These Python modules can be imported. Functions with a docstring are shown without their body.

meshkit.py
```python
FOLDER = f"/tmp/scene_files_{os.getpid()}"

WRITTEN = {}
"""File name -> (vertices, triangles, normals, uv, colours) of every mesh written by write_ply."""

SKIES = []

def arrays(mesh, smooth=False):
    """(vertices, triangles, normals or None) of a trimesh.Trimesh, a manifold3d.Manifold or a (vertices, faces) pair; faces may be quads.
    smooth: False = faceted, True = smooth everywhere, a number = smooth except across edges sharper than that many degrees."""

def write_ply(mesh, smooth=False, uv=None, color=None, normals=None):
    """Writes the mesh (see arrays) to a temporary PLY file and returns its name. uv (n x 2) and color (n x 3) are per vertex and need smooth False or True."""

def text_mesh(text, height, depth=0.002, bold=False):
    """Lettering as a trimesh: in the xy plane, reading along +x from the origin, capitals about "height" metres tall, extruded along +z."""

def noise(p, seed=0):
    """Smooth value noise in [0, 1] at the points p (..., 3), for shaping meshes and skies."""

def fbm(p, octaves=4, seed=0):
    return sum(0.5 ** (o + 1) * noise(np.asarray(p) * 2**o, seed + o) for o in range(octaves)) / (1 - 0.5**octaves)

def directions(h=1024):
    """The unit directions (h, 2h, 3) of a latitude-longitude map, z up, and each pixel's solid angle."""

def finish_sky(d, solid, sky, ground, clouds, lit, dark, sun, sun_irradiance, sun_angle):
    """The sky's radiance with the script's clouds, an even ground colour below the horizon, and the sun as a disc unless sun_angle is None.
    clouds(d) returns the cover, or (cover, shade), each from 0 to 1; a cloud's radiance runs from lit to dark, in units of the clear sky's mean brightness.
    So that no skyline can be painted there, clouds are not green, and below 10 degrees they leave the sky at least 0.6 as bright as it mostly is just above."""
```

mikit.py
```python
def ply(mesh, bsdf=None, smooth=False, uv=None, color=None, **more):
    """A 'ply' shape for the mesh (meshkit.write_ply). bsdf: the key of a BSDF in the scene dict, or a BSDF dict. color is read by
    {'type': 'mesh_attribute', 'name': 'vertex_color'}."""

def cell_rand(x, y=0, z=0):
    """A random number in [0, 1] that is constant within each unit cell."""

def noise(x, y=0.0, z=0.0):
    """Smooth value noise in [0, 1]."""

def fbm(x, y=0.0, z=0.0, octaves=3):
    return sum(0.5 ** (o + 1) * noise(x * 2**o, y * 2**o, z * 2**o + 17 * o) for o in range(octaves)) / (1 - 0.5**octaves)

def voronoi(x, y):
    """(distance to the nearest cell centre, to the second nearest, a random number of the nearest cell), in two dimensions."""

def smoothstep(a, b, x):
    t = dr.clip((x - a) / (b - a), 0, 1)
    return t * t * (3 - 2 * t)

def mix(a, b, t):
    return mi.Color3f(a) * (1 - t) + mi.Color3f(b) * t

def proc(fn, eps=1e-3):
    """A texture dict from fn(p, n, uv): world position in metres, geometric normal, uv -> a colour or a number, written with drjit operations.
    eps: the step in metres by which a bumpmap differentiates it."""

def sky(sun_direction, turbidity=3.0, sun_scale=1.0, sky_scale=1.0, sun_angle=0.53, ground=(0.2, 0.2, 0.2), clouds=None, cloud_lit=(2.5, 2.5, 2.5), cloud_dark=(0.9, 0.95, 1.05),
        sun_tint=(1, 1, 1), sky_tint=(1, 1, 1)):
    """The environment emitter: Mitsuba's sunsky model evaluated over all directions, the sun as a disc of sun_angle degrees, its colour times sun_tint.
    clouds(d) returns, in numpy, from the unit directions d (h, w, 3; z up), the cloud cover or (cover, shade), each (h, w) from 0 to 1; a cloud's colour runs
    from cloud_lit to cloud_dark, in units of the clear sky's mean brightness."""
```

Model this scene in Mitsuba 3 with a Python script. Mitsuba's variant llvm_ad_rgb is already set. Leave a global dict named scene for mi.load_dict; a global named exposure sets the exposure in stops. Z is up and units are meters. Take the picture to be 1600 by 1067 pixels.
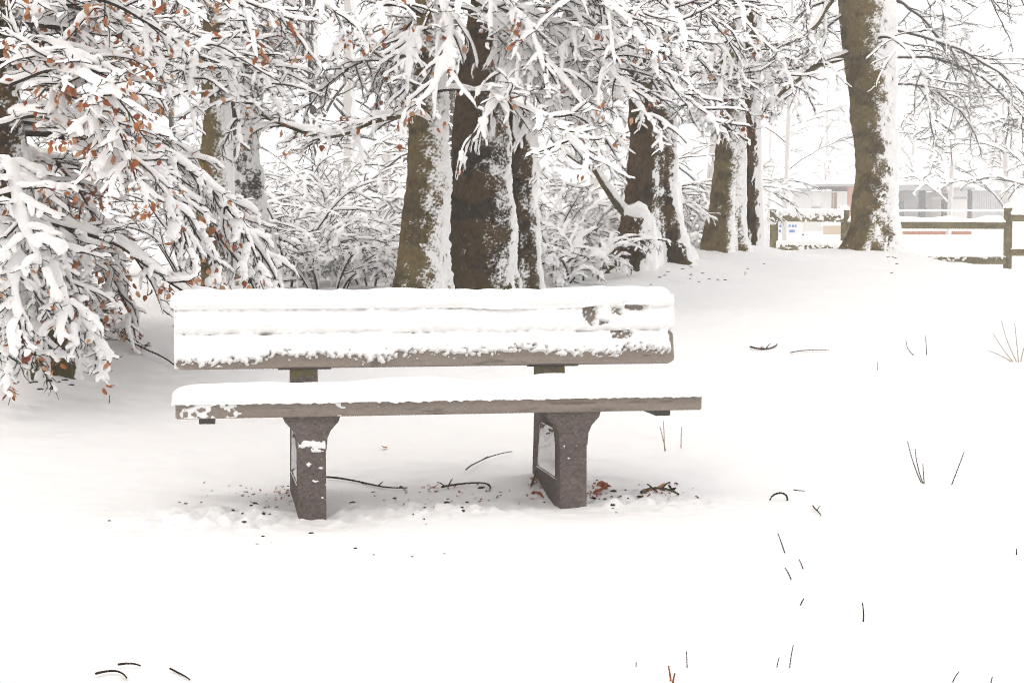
import math, random
import numpy as np, trimesh, mitsuba as mi, drjit as dr, mikit, meshkit
from scipy.interpolate import PchipInterpolator, CubicSpline
from shapely.geometry import Polygon, box as sbox
from mikit import proc, noise, fbm, smoothstep, mix
T = mi.ScalarTransform4f

scene, labels = {}, {}
# ------------------------------------------------------------------ camera, sky, exposure
F, CX, CY, PITCH, CAMZ = 2800.0, 800.0, 533.5, math.atan(168.5 / 2800.0), 1.02
FWD = np.array([0, math.cos(PITCH), -math.sin(PITCH)])
UP = np.array([0, math.sin(PITCH), math.cos(PITCH)])
scene['camera'] = {'type': 'perspective', 'fov': math.degrees(2 * math.atan(800 / F)), 'fov_axis': 'x', 'near_clip': 0.1, 'far_clip': 3000.0,
                   'to_world': T().look_at(origin=[0, 0, CAMZ], target=[0, FWD[1], CAMZ + FWD[2]], up=[0, 0, 1])}
scene['sky'] = mikit.sky([-0.45, -0.35, 0.82], turbidity=3, sun_scale=0.10, sun_angle=30, ground=(0.8, 0.8, 0.8), clouds=lambda d: 1.0,
                         cloud_lit=(2.5, 2.47, 2.46))
exposure = 1.98


def W(px, py, y):
    """world point on the vertical plane at distance y that a pixel of the photograph sees"""
    d = np.array([1.0, 0, 0]) * (px - CX) / F + UP * (CY - py) / F + FWD
    return np.array([0, 0, CAMZ]) + d * (y / d[1])


# ------------------------------------------------------------------ helpers
def key_for(name, parent=None):
    base = f'{parent}__{name}' if parent else name
    used = lambda k: k in scene or k in labels or any(s.startswith(k + '__') for s in scene)
    if base not in TAKEN:
        TAKEN[base] = 0
        return base
    TAKEN[base] += 1
    return f'{base}_{TAKEN[base]:03d}'


TAKEN = {}


def thing(name, label, cat, group=None):
    k = key_for(name)
    labels[k] = {'label': label, 'category': cat}
    if group:
        labels[k]['group'] = group
    return k


def obj(name, mesh, bsdf, parent=None, smooth=True, label=None, kind=None, cat=None, group=None, **more):
    k = key_for(name, parent)
    scene[k] = mikit.ply(mesh, bsdf, smooth, **more)
    info = {n: v for n, v in (('label', label), ('kind', kind), ('category', cat), ('group', group)) if v}
    if info:
        labels[k] = info
    return k


def bx(x0, x1, y0, y1, z0, z1, bev=0.0):
    import manifold3d as m3
    if bev <= 0:
        b = trimesh.creation.box(extents=(x1 - x0, y1 - y0, z1 - z0))
        b.apply_translation(((x0 + x1) / 2, (y0 + y1) / 2, (z0 + z1) / 2))
        return b
    pts = []
    for x, sx in ((x0, 1), (x1, -1)):
        for y, sy in ((y0, 1), (y1, -1)):
            for z, sz in ((z0, 1), (z1, -1)):
                for e in ((0, 1, 1), (1, 0, 1), (1, 1, 0)):
                    pts.append((x + sx * bev * e[0], y + sy * bev * e[1], z + sz * bev * e[2]))
    return trimesh.convex.convex_hull(np.array(pts))


def cat_mesh(ms):
    vs, fs, n = [], [], 0
    for v, f in ms:
        vs.append(v)
        fs.append(f + n)
        n += len(v)
    return np.vstack(vs), np.vstack(fs)


def nz(v):
    return v / np.maximum(np.linalg.norm(v, axis=-1, keepdims=True), 1e-9)


def grid_faces(nu, nv, wrap=False):
    """two triangles per cell of an (nu, nv) vertex grid"""
    i, j = np.meshgrid(np.arange(nu - 1), np.arange(nv if wrap else nv - 1), indexing='ij')
    a, b = i * nv + j, i * nv + (j + 1) % nv
    c, d = a + nv, b + nv
    return np.vstack([np.stack([a, b, d], -1).reshape(-1, 3), np.stack([a, d, c], -1).reshape(-1, 3)])


def pnoise(p, s, seed=0, o=1):
    p = np.asarray(p, float) / s
    return (meshkit.fbm(p, o, seed) if o > 1 else meshkit.noise(p, seed)) - 0.5


# ------------------------------------------------------------------ materials
def rgbtex(r, g, b):
    return {'type': 'rgb', 'value': [r, g, b]}


def snow_bump(p, n, uv):
    return fbm(p.x * 70, p.y * 70, p.z * 70, 2) * 0.0025 + noise(p.x * 16, p.y * 16, p.z * 16) * 0.004


scene['snow_white'] = {'type': 'twosided', 'bsdf': {'type': 'bumpmap', 'arbitrary': proc(snow_bump, 4e-3), 'scale': 1.0,
                       'bsdf': {'type': 'diffuse', 'reflectance': rgbtex(0.86, 0.855, 0.851)}}}
def old_snow_bump(p, n, uv):
    return fbm(p.x * 45, p.y * 45, p.z * 45, 2) * 0.004 + fbm(p.x * 6 + 2 * noise(p.y * 3), p.y * 14, 0, 3) * 0.030


scene['snow_ground'] = {'type': 'twosided', 'bsdf': {'type': 'bumpmap', 'arbitrary': proc(old_snow_bump, 6e-3), 'scale': 1.0,
                        'bsdf': {'type': 'diffuse', 'reflectance': rgbtex(0.815, 0.811, 0.810)}}}
scene['snow_soft'] = {'type': 'principledthin', 'base_color': rgbtex(0.98, 0.976, 0.974), 'roughness': 1.0, 'diff_trans': 0.42, 'eta': 1.05}


def bark(name, base, dark, moss, mossz, rough_amp=0.006, dust=0.0):
    def col(p, n, uv):
        a = fbm(p.x * 9, p.y * 9, p.z * 3.0, 3)
        b = fbm(p.x * 60, p.y * 60, p.z * 30 + 5, 2)
        c = smoothstep(0.48, 0.62, fbm(p.x * 5 + 3, p.y * 5, p.z * 6 + 9, 3))
        m = smoothstep(0.4, 0.62, fbm(p.x * 14 + 7, p.y * 14, p.z * 9, 3)) * smoothstep(mossz, mossz - 0.7, p.z + 0.5 * (a - 0.5))
        k = mix(base, dark, dr.clip(0.55 * c + 1.1 * (b - 0.35), 0, 1))
        k = k * (0.75 + 0.5 * a)
        k = mix(k, moss, 0.8 * m)
        if dust == 0:
            return k
        side = (n.x * 0.80 - n.y * 0.60)
        q = fbm(p.x * 75 + p.z * 34, p.y * 75, p.z * 70 - p.x * 30, 3)
        w = fbm(p.x * 11 + p.z * 4 + 11, p.y * 11, p.z * 9, 3)
        d = smoothstep(0.0, 0.62, (side - 0.66) * 1.15 + 1.5 * (q - 0.5) + 1.5 * (w - 0.5) + 0.25 * dust)
        return mix(k, (0.93, 0.925, 0.92), d * 0.92)

    def bump(p, n, uv):
        return (fbm(p.x * 26, p.y * 26, p.z * 11, 3) * rough_amp + fbm(p.x * 120, p.y * 120, p.z * 70, 2) * rough_amp * 0.25)
    scene[name] = {'type': 'bumpmap', 'arbitrary': proc(bump, 2e-3), 'scale': 1.0,
                   'bsdf': {'type': 'diffuse', 'reflectance': proc(col)}}


bark('bark_olive', (0.150, 0.112, 0.048), (0.055, 0.040, 0.018), (0.046, 0.050, 0.009), 0.9, dust=0.6)
bark('limb_bark', (0.120, 0.090, 0.042), (0.055, 0.040, 0.020), (0.05, 0.05, 0.01), -9.0)
bark('bark_dark', (0.078, 0.046, 0.017), (0.014, 0.009, 0.005), (0.055, 0.058, 0.010), 1.15, dust=-0.6)
bark('bark_grey', (0.085, 0.075, 0.062), (0.016, 0.013, 0.010), (0.04, 0.045, 0.012), 0.6, 0.012, dust=0.4)
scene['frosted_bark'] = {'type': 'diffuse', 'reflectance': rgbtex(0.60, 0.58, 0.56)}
scene['straw'] = {'type': 'diffuse', 'reflectance': rgbtex(0.30, 0.25, 0.17)}
scene['twig_dark'] = {'type': 'diffuse', 'reflectance': rgbtex(0.034, 0.023, 0.015)}
scene['twig_grey'] = {'type': 'diffuse', 'reflectance': rgbtex(0.085, 0.075, 0.068)}
for nm, c in (('leaf_orange', (0.40, 0.140, 0.050)), ('leaf_rust', (0.27, 0.082, 0.036)), ('leaf_tan', (0.50, 0.27, 0.15))):
    def leafcol(p, n, uv, c=c):
        return mi.Color3f(c) * (0.6 + 0.8 * fbm(p.x * 40, p.y * 40, p.z * 40, 2))
    scene[nm] = {'type': 'twosided', 'bsdf': {'type': 'diffuse', 'reflectance': proc(leafcol)}}


def plank_col(p, n, uv):
    a = fbm(p.x * 5, p.y * 5, p.z * 60, 3)
    b = fbm(p.x * 130, p.y * 130, p.z * 130, 2)
    s = smoothstep(0.62, 0.74, fbm(p.x * 11, p.y * 11, p.z * 40, 3))
    k = mix((0.27, 0.225, 0.19), (0.20, 0.165, 0.138), dr.clip(a * 1.3 - 0.15, 0, 1)) * (0.8 + 0.4 * b)
    return mix(k, (0.10, 0.08, 0.06), 0.6 * s)


def plank_bump(p, n, uv):
    return fbm(p.x * 40, p.y * 40, p.z * 160, 2) * 0.0012


scene['bench_board'] = {'type': 'bumpmap', 'arbitrary': proc(plank_bump, 1e-3), 'scale': 1.0,
                        'bsdf': {'type': 'principled', 'base_color': proc(plank_col), 'roughness': 0.6, 'specular': 0.35}}


def conc_col(p, n, uv):
    a = fbm(p.x * 7, p.y * 7, p.z * 5, 3)
    b = fbm(p.x * 90, p.y * 90, p.z * 90, 2)
    pit = smoothstep(0.70, 0.80, noise(p.x * 140, p.y * 140, p.z * 140))
    wet = smoothstep(0.30, 0.08, p.z)
    moss = smoothstep(0.42, 0.47, p.z) * smoothstep(0.38, 0.56, fbm(p.x * 30, p.y * 30, p.z * 30, 3))
    k = mix((0.180, 0.150, 0.138), (0.098, 0.080, 0.073), dr.clip(a * 1.2 + 0.35 * wet - 0.15, 0, 1)) * (0.55 + 0.9 * b)
    k = mix(k, (0.30, 0.25, 0.21), 0.30 * pit)
    return mix(k, (0.17, 0.15, 0.055), 0.8 * moss)


def conc_bump(p, n, uv):
    return fbm(p.x * 110, p.y * 110, p.z * 110, 2) * 0.003


scene['rough_concrete'] = {'type': 'bumpmap', 'arbitrary': proc(conc_bump, 1e-3), 'scale': 1.0, 'bsdf': {'type': 'diffuse', 'reflectance': proc(conc_col)}}
scene['dark_steel'] = {'type': 'principled', 'base_color': rgbtex(0.07, 0.06, 0.055), 'roughness': 0.55, 'metallic': 0.4}


def fence_col(p, n, uv):
    a = fbm(p.x * 4, p.y * 30, p.z * 14, 3)
    b = fbm(p.x * 60, p.y * 60, p.z * 25, 2)
    return mix((0.20, 0.17, 0.085), (0.10, 0.083, 0.050), dr.clip(a * 1.5 - 0.3, 0, 1)) * (0.6 + 0.8 * b)


scene['fence_wood'] = {'type': 'diffuse', 'reflectance': proc(fence_col)}
for nm, c in (('wall_grey', (0.76, 0.74, 0.72)), ('wall_panel_grey', (0.55, 0.55, 0.56)), ('brick_orange', (0.52, 0.22, 0.12)), ('door_brown', (0.22, 0.13, 0.09)),
              ('dark_frame', (0.05, 0.05, 0.055)), ('fascia_grey', (0.38, 0.38, 0.39)), ('white_paint', (0.78, 0.78, 0.77)), ('blue_paint', (0.03, 0.16, 0.50)),
              ('warm_blind', (0.62, 0.50, 0.36)), ('cable_black', (0.03, 0.03, 0.03))):
    scene[nm] = {'type': 'twosided', 'bsdf': {'type': 'diffuse', 'reflectance': rgbtex(*c)}}
scene['window_glass'] = {'type': 'principled', 'base_color': rgbtex(0.10, 0.11, 0.12), 'roughness': 0.12, 'specular': 0.6}

# ------------------------------------------------------------------ ground
_gy = PchipInterpolator([-300, -20, 0, 3.5, 5.5, 7.0, 8.0, 9.0, 10.5, 12.0, 14.0, 16.0, 18.0, 20.0, 23.0, 26.0, 40.0, 57.0, 63.0, 100.0, 250.0, 900.0],
                        [0.3, 0.05, 0.0, 0.0, -0.035, -0.025, 0.10, 0.28, 0.48, 0.61, 0.71, 0.78, 0.80, 0.72, 0.52, 0.42, 0.60, 0.94, 0.99, 1.15, 1.8, 4.0])
BENCH_A = math.radians(10.2)
BENCH_O = np.array([-1.234, 6.543])
BU, BV = np.array([math.cos(BENCH_A), math.sin(BENCH_A)]), np.array([-math.sin(BENCH_A), math.cos(BENCH_A)])
MOUNDS = []


def sst(a, b, x):
    t = np.clip((x - a) / (b - a), 0, 1)
    return t * t * (3 - 2 * t)


def ground(x, y):
    x, y = np.asarray(x, float), np.asarray(y, float)
    z = _gy(y)
    z = z - 0.50 * sst(3.6, 6.2, x) * sst(12, 17, y) * (1 - sst(19, 25, y))
    z = z + 0.05 * sst(-1.6, -2.6, x) * sst(6.5, 9, y) * (1 - sst(12, 16, y))
    for (mx, my, mr, mh) in MOUNDS:
        z = z + mh * np.exp(-((x - mx) ** 2 + (y - my) ** 2) / (mr * mr))
    p = np.stack([x, y, 0 * x], -1)
    near = 1 - sst(18, 30, y)
    z = z + ((0.05 + 0.05 * sst(7.5, 10, y)) * pnoise(p, 1.7, 1) + 0.030 * pnoise(p * [1, 1.6, 1], 0.62, 2) + 0.013 * pnoise(p * [1, 1.5, 1], 0.21, 3) + 0.004 * pnoise(p, 0.07, 4)) * near
    # trodden, clotted snow round the feet of the bench
    bx_, by_ = (x - BENCH_O[0]) * BU[0] + (y - BENCH_O[1]) * BU[1], (x - BENCH_O[0]) * BV[0] + (y - BENCH_O[1]) * BV[1]
    for (cx, cy, rx, ry) in ((0.15, -0.03, 0.40, 0.20), (0.75, 0.0, 0.5, 0.20), (1.75, 0.04, 0.30, 0.20)):
        m = np.exp(-((bx_ - cx) / rx) ** 2 - ((by_ - cy) / ry) ** 2)
        c = np.abs(pnoise(p, 0.065, 7)) + 0.7 * np.abs(pnoise(p, 0.036, 8))
        z = z + m * (0.085 * c - 0.02) * (1 - 0.7 * np.exp(-((bx_ - 0.5) / 0.13) ** 2) - 0.7 * np.exp(-((bx_ - 1.5) / 0.13) ** 2))
    z = z - 0.045 * np.exp(-((bx_ - 0.5) / 0.30) ** 2 - ((by_ + 0.05) / 0.22) ** 2) - 0.022 * np.exp(-((bx_ - 1.5) / 0.30) ** 2 - ((by_ + 0.05) / 0.22) ** 2)
    for cx in (0.5, 1.5):
        z = z + 0.012 * np.exp(-((bx_ - cx) / 0.14) ** 2 - ((by_ - 0.02) / 0.10) ** 2)
    return z


TREE_XY = {}


def build_ground():
    def axis(a, b, step_in, lo, hi, n):
        inner = np.arange(a, b + 1e-6, step_in)
        g = lambda span: span * (np.power(60.0, np.linspace(0, 1, n + 1)[1:]) - 1) / 59.0
        return np.concatenate([(a - g(a - lo))[::-1], inner, b + g(hi - b)])
    xs = axis(-1.65, 1.5, 0.018, -3.6, 4.0, 42)
    far = np.power(150.0, np.linspace(0, 1, 61)[1:])
    far = (far - 1) / 149.0 * 590
    xs = np.concatenate([(-3.6 - far)[::-1], xs, 4.0 + far])
    ys = np.concatenate([np.linspace(-300, 2.2, 30)[:-1], np.arange(2.2, 5.9, 0.04), np.arange(5.9, 7.3, 0.016), np.arange(7.3, 10.0, 0.045), np.arange(10.0, 27.0, 0.13),
                         27 + (np.power(40.0, np.linspace(0, 1, 60)) - 1) / 39 * 870])
    X, Y = np.meshgrid(xs, ys, indexing='ij')
    V = np.stack([X, Y, ground(X, Y)], -1)
    obj('ground', (V.reshape(-1, 3), grid_faces(len(xs), len(ys))[:, ::-1] if False else grid_faces(len(xs), len(ys))), 'snow_ground', smooth=True, kind='structure',
        label='snow covered ground of the clearing, rising behind the bench to the trees')


# ------------------------------------------------------------------ branches
def tubes(P, R, k=3):
    """k-sided tubes along the M paths P (M, N, 3) with radii R (M, N)"""
    M, N = P.shape[:2]
    t = nz(np.gradient(P, axis=1))
    ref = np.where(np.abs(t[..., 2:3]) > 0.9, [1.0, 0, 0], [0, 0, 1.0])
    u = nz(np.cross(t, ref))
    v = np.cross(t, u)
    a = np.arange(k) * 2 * np.pi / k
    V = P[:, :, None] + R[:, :, None, None] * (u[:, :, None] * np.cos(a)[:, None] + v[:, :, None] * np.sin(a)[:, None])
    f = grid_faces(N, k, True)
    return V.reshape(-1, 3), (f[None] + (np.arange(M) * N * k)[:, None, None]).reshape(-1, 3)


def snow_tubes(P, w, h, r, k=6):
    """snow lying on the paths P: half width w, height h, on twigs of radius r (all (M, N))"""
    M, N = P.shape[:2]
    t = nz(np.gradient(P, axis=1))
    zz = np.array([0, 0, 1.0])
    v = nz(zz - t * t[..., 2:3] + 1e-4)
    u = np.cross(t, v)
    a = (np.arange(k) + 0.5) * 2 * np.pi / k
    ca, sa = np.cos(a), np.sin(a)
    sa = np.where(sa > 0, sa, 0.30 * sa)
    C = P + v * (r + 0.18 * h)[..., None] * np.minimum(1, h / 0.01)[..., None]
    V = C[:, :, None] + u[:, :, None] * (w[:, :, None] * ca)[..., None] + v[:, :, None] * (h[:, :, None] * sa)[..., None]
    f = grid_faces(N, k, True)
    return V.reshape(-1, 3), (f[None] + (np.arange(M) * N * k)[:, None, None]).reshape(-1, 3)


def resample(P, n):
    N = P.shape[1]
    s = np.linspace(0, N - 1, n)
    i = np.minimum(s.astype(int), N - 2)
    f = (s - i)[None, :, None]
    return P[:, i] * (1 - f) + P[:, i + 1] * f


def grow(P, D, L, N, rng, wander, droop):
    out = [P]
    D = nz(D)
    step = (L / N)[:, None]
    droop = np.broadcast_to(droop, (len(P),))[:, None]
    for _ in range(N):
        D = nz(D + wander * rng.normal(size=D.shape) + droop * np.array([0, 0, -1.0]))
        out.append(out[-1] + D * step)
    return np.stack(out, 1)


def spawn(P, L, per, lo, hi, ang, lenf, rng, flat=0.35, taper=0.55):
    M, N = P.shape[:2]
    s = lo + (hi - lo) * (np.arange(per)[None] + rng.random((M, per))) / per
    x = s * (N - 1)
    i = np.minimum(x.astype(int), N - 2)
    f = (x - i)[..., None]
    m = np.arange(M)[:, None]
    A = P[m, i] * (1 - f) + P[m, i + 1] * f
    t = nz(P[m, i + 1] - P[m, i])
    up = nz(np.array([0, 0, 1.0]) + flat * rng.normal(size=t.shape))
    side = nz(np.cross(t, up))
    sg = np.where((np.arange(per)[None] + rng.integers(0, 2, (M, 1))) % 2 == 0, 1.0, -1.0)[..., None]
    a = np.radians(ang) * rng.uniform(0.7, 1.25, (M, per, 1))
    D = np.cos(a) * t + np.sin(a) * sg * side + 0.12 * rng.normal(size=t.shape)
    ln = L[:, None] * lenf * (1 - taper * s) * rng.uniform(0.6, 1.2, (M, per))
    return A.reshape(-1, 3), nz(D).reshape(-1, 3), ln.reshape(-1), s.reshape(-1)


def snow_on(P, n, w0, r0, rng, k=6, keep=1.0, aspect=0.66):
    """snow pillows on paths P; w0 half width (scalar or (M,))"""
    sel = rng.random(len(P)) < keep
    P = P[sel]
    if not len(P):
        return np.zeros((0, 3)), np.zeros((0, 3), int)
    w0 = np.broadcast_to(w0, sel.shape)[sel]
    Q = resample(P, n)
    s = np.linspace(0, 1, n)
    prof = np.power(np.clip(1 - np.abs(2 * s - 1) ** 7, 0, 1), 0.5) * (1.05 - 0.25 * s)
    t = nz(np.gradient(Q, axis=1))
    steep = np.clip(1.25 - np.abs(t[..., 2]) ** 2 * 0.75, 0.45, 1.0)
    lump = 1 + 0.9 * pnoise(Q, 0.055, int(rng.integers(1e6))) + 0.5 * pnoise(Q, 0.19, 5)
    w = w0[:, None] * prof * steep * lump * rng.uniform(0.7, 1.25, (len(Q), 1))
    w = np.maximum(w, 0.0005)
    h = w * aspect * rng.uniform(0.85, 1.35, (len(Q), 1))
    return snow_tubes(Q, w, h, np.full(w.shape, r0), k)


LEAF_SITES = []


def ctrl_path(pts, n, rng, wob=0.02):
    pts = np.array(pts, float)
    d = np.concatenate([[0], np.cumsum(np.linalg.norm(np.diff(pts, axis=0), axis=1))])
    cs = CubicSpline(d, pts) if len(pts) > 2 else (lambda x: pts[0] + (pts[1] - pts[0]) * (np.asarray(x) / d[-1])[:, None])
    P = cs(np.linspace(0, d[-1], n))
    ww = np.linspace(0, 1, n)[:, None]
    sd = int(rng.integers(1e6))
    w = np.stack([pnoise(P + 9.1 * i, 0.22, sd + i) for i in range(3)], -1)
    return P + w * wob * 2 * np.minimum(1, ww * 4)


def bough(parent, pts, rng, r0=0.014, n1=12, n2=5, n3=2, l1=0.42, l2=0.42, sw=(0.05, 0.030, 0.019), twig='twig_dark', wood=None, droop=0.05, keep=(1, 0.92, 0.82),
          leaves=0, ang=46, nm='bough', flat=0.35, twig_r=(0.0065, 0.0035, 0.0022), lo=0.22, sub=True):
    """one limb of a tree: its stem, its twigs and the snow lying on them"""
    N0 = 22
    P0 = ctrl_path(pts, N0, rng)[None]
    L0 = np.array([np.linalg.norm(np.diff(P0[0], axis=0), axis=1).sum()])
    R0 = np.linspace(r0, r0 * 0.28, N0)[None]
    key = obj(nm, tubes(P0, R0, 6), wood or twig, parent)
    A, D, L1, _ = spawn(P0, L0, n1, lo, 1.0, ang, l1, rng, flat)
    A = np.vstack([A, P0[:, -1]])
    D = np.vstack([D, nz(P0[:, -1] - P0[:, -2])])
    L1 = np.append(L1, L0[0] * l1 * 0.45)
    P1 = grow(A, D, L1, 8, rng, 0.12, droop)
    A2, D2, L2, _ = spawn(P1, L1, n2, 0.15, 1.0, ang, l2, rng, flat)
    P2 = grow(A2, D2, np.maximum(L2, 0.05), 4, rng, 0.17, droop * 1.3)
    wood_m = [tubes(P1, np.linspace(1, 0.45, 9)[None] * np.full((len(P1), 1), twig_r[0]), 3), tubes(P2, np.linspace(1, 0.5, 5)[None] * np.full((len(P2), 1), twig_r[1]), 3)]
    if n3:
        A3, D3, L3, _ = spawn(P2, L2, n3, 0.2, 1.0, ang * 1.1, 0.65, rng, 0.6)
        P3 = grow(A3, D3, np.maximum(L3, 0.04), 2, rng, 0.2, 0.0)
        wood_m.append(tubes(P3, np.linspace(1, 0.5, 3)[None] * np.full((len(P3), 1), twig_r[2]), 3))
    obj('twigs', cat_mesh(wood_m), twig, key, kind='stuff')
    sn = [snow_on(P0, 34, sw[0], r0 * 0.5, rng, 8, 1.0), snow_on(P1, 11, sw[1], twig_r[0], rng, 6, keep[1]), snow_on(P2, 7, sw[2], twig_r[1], rng, 6, keep[2])]
    obj('snow', cat_mesh([m for m in sn if len(m[0])]), 'snow_soft', key, kind='stuff')
    if leaves:
        idx = rng.integers(0, len(P2), leaves)
        k = rng.integers(1, 5, leaves)
        LEAF_SITES.append((parent, P2[idx, k], rng.integers(1 << 30)))
    return P0[0]


# ------------------------------------------------------------------ trunks
def trunk(parent, pts, radii, seed, mat, snow=(1, -0.1), cover=0.1, thick=0.02, flare=0.0, fh=0.3, roots=5, step=0.03, seg=64, speck=0.55, fine=0.036, lumpy=0.015, name='trunk', rim=1.0):
    """a tapered trunk along pts (bottom to top) with snow stuck on one side as a crust of its own"""
    pts = np.array(pts, float)
    if name == 'trunk' and pts[1][2] - pts[0][2] < 0.15:
        pts[0] = pts[1] - [0, 0, 0.15]
    d = np.concatenate([[0], np.cumsum(np.linalg.norm(np.diff(pts, axis=0), axis=1))])
    n = max(8, int(d[-1] / step))
    s = np.linspace(0, d[-1], n)
    C = PchipInterpolator(d, pts)(s)
    R = PchipInterpolator(d, radii)(s)
    t = nz(np.gradient(C, axis=0))
    u = nz(np.cross(np.array([0, 1.0, 0]), t))
    v = np.cross(t, u)
    a = np.arange(seg) * 2 * np.pi / seg
    dirs = u[:, None] * np.cos(a)[:, None] + v[:, None] * np.sin(a)[:, None]
    rng = np.random.default_rng(seed)
    ph = rng.uniform(0, 6.28)
    lobes = 0.55 + 0.45 * np.cos(roots * a + ph) + 0.25 * np.cos((roots + 2) * a + 2 * ph)
    rad = R[:, None] + flare * np.exp(-s / fh)[:, None] * np.maximum(lobes, 0.12)[None]
    V = C[:, None] + dirs * rad[..., None]
    V = V + dirs * (lumpy * 2 * pnoise(V * [1, 1, 0.6], 0.16, seed) + lumpy * 0.8 * pnoise(V, 0.05, seed + 1))[..., None]
    f = grid_faces(n, seg, True)
    key = obj(name, (V.reshape(-1, 3), f), mat, parent)
    gu = np.gradient(V, axis=0)
    gv = np.roll(V, -1, 1) - np.roll(V, 1, 1)
    nn = nz(np.cross(gv, gu))
    sd = nz(np.array([snow[0], snow[1], 0.15]))
    side = nn @ sd
    slant = V @ np.array([[1, 0, .45], [0, 1, 0], [-.45, 0, .8]])
    m = side - 0.55 + cover + speck * (1.9 * pnoise(slant, fine, seed + 3, 3) + 1.1 * pnoise(V, 0.15, seed + 5, 2) + 0.8 * pnoise(slant, fine * .4, seed + 9))
    m = m + 0.9 * np.exp(-s / (0.12 + 0.1 * flare))[:, None] * (flare > 0) + 1.3 * sst(.74, .97, nn[..., 0]) * rim
    off = np.clip(m * 0.055, -0.010, 0.004 + (thick - .004) * sst(0.25, 0.95, m)) - 0.001
    obj('snow_crust', ((V + nn * off[..., None]).reshape(-1, 3), f), 'snow_soft', key)
    return key


def px_pts(*a):
    return [W(*p) for p in a]


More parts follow.
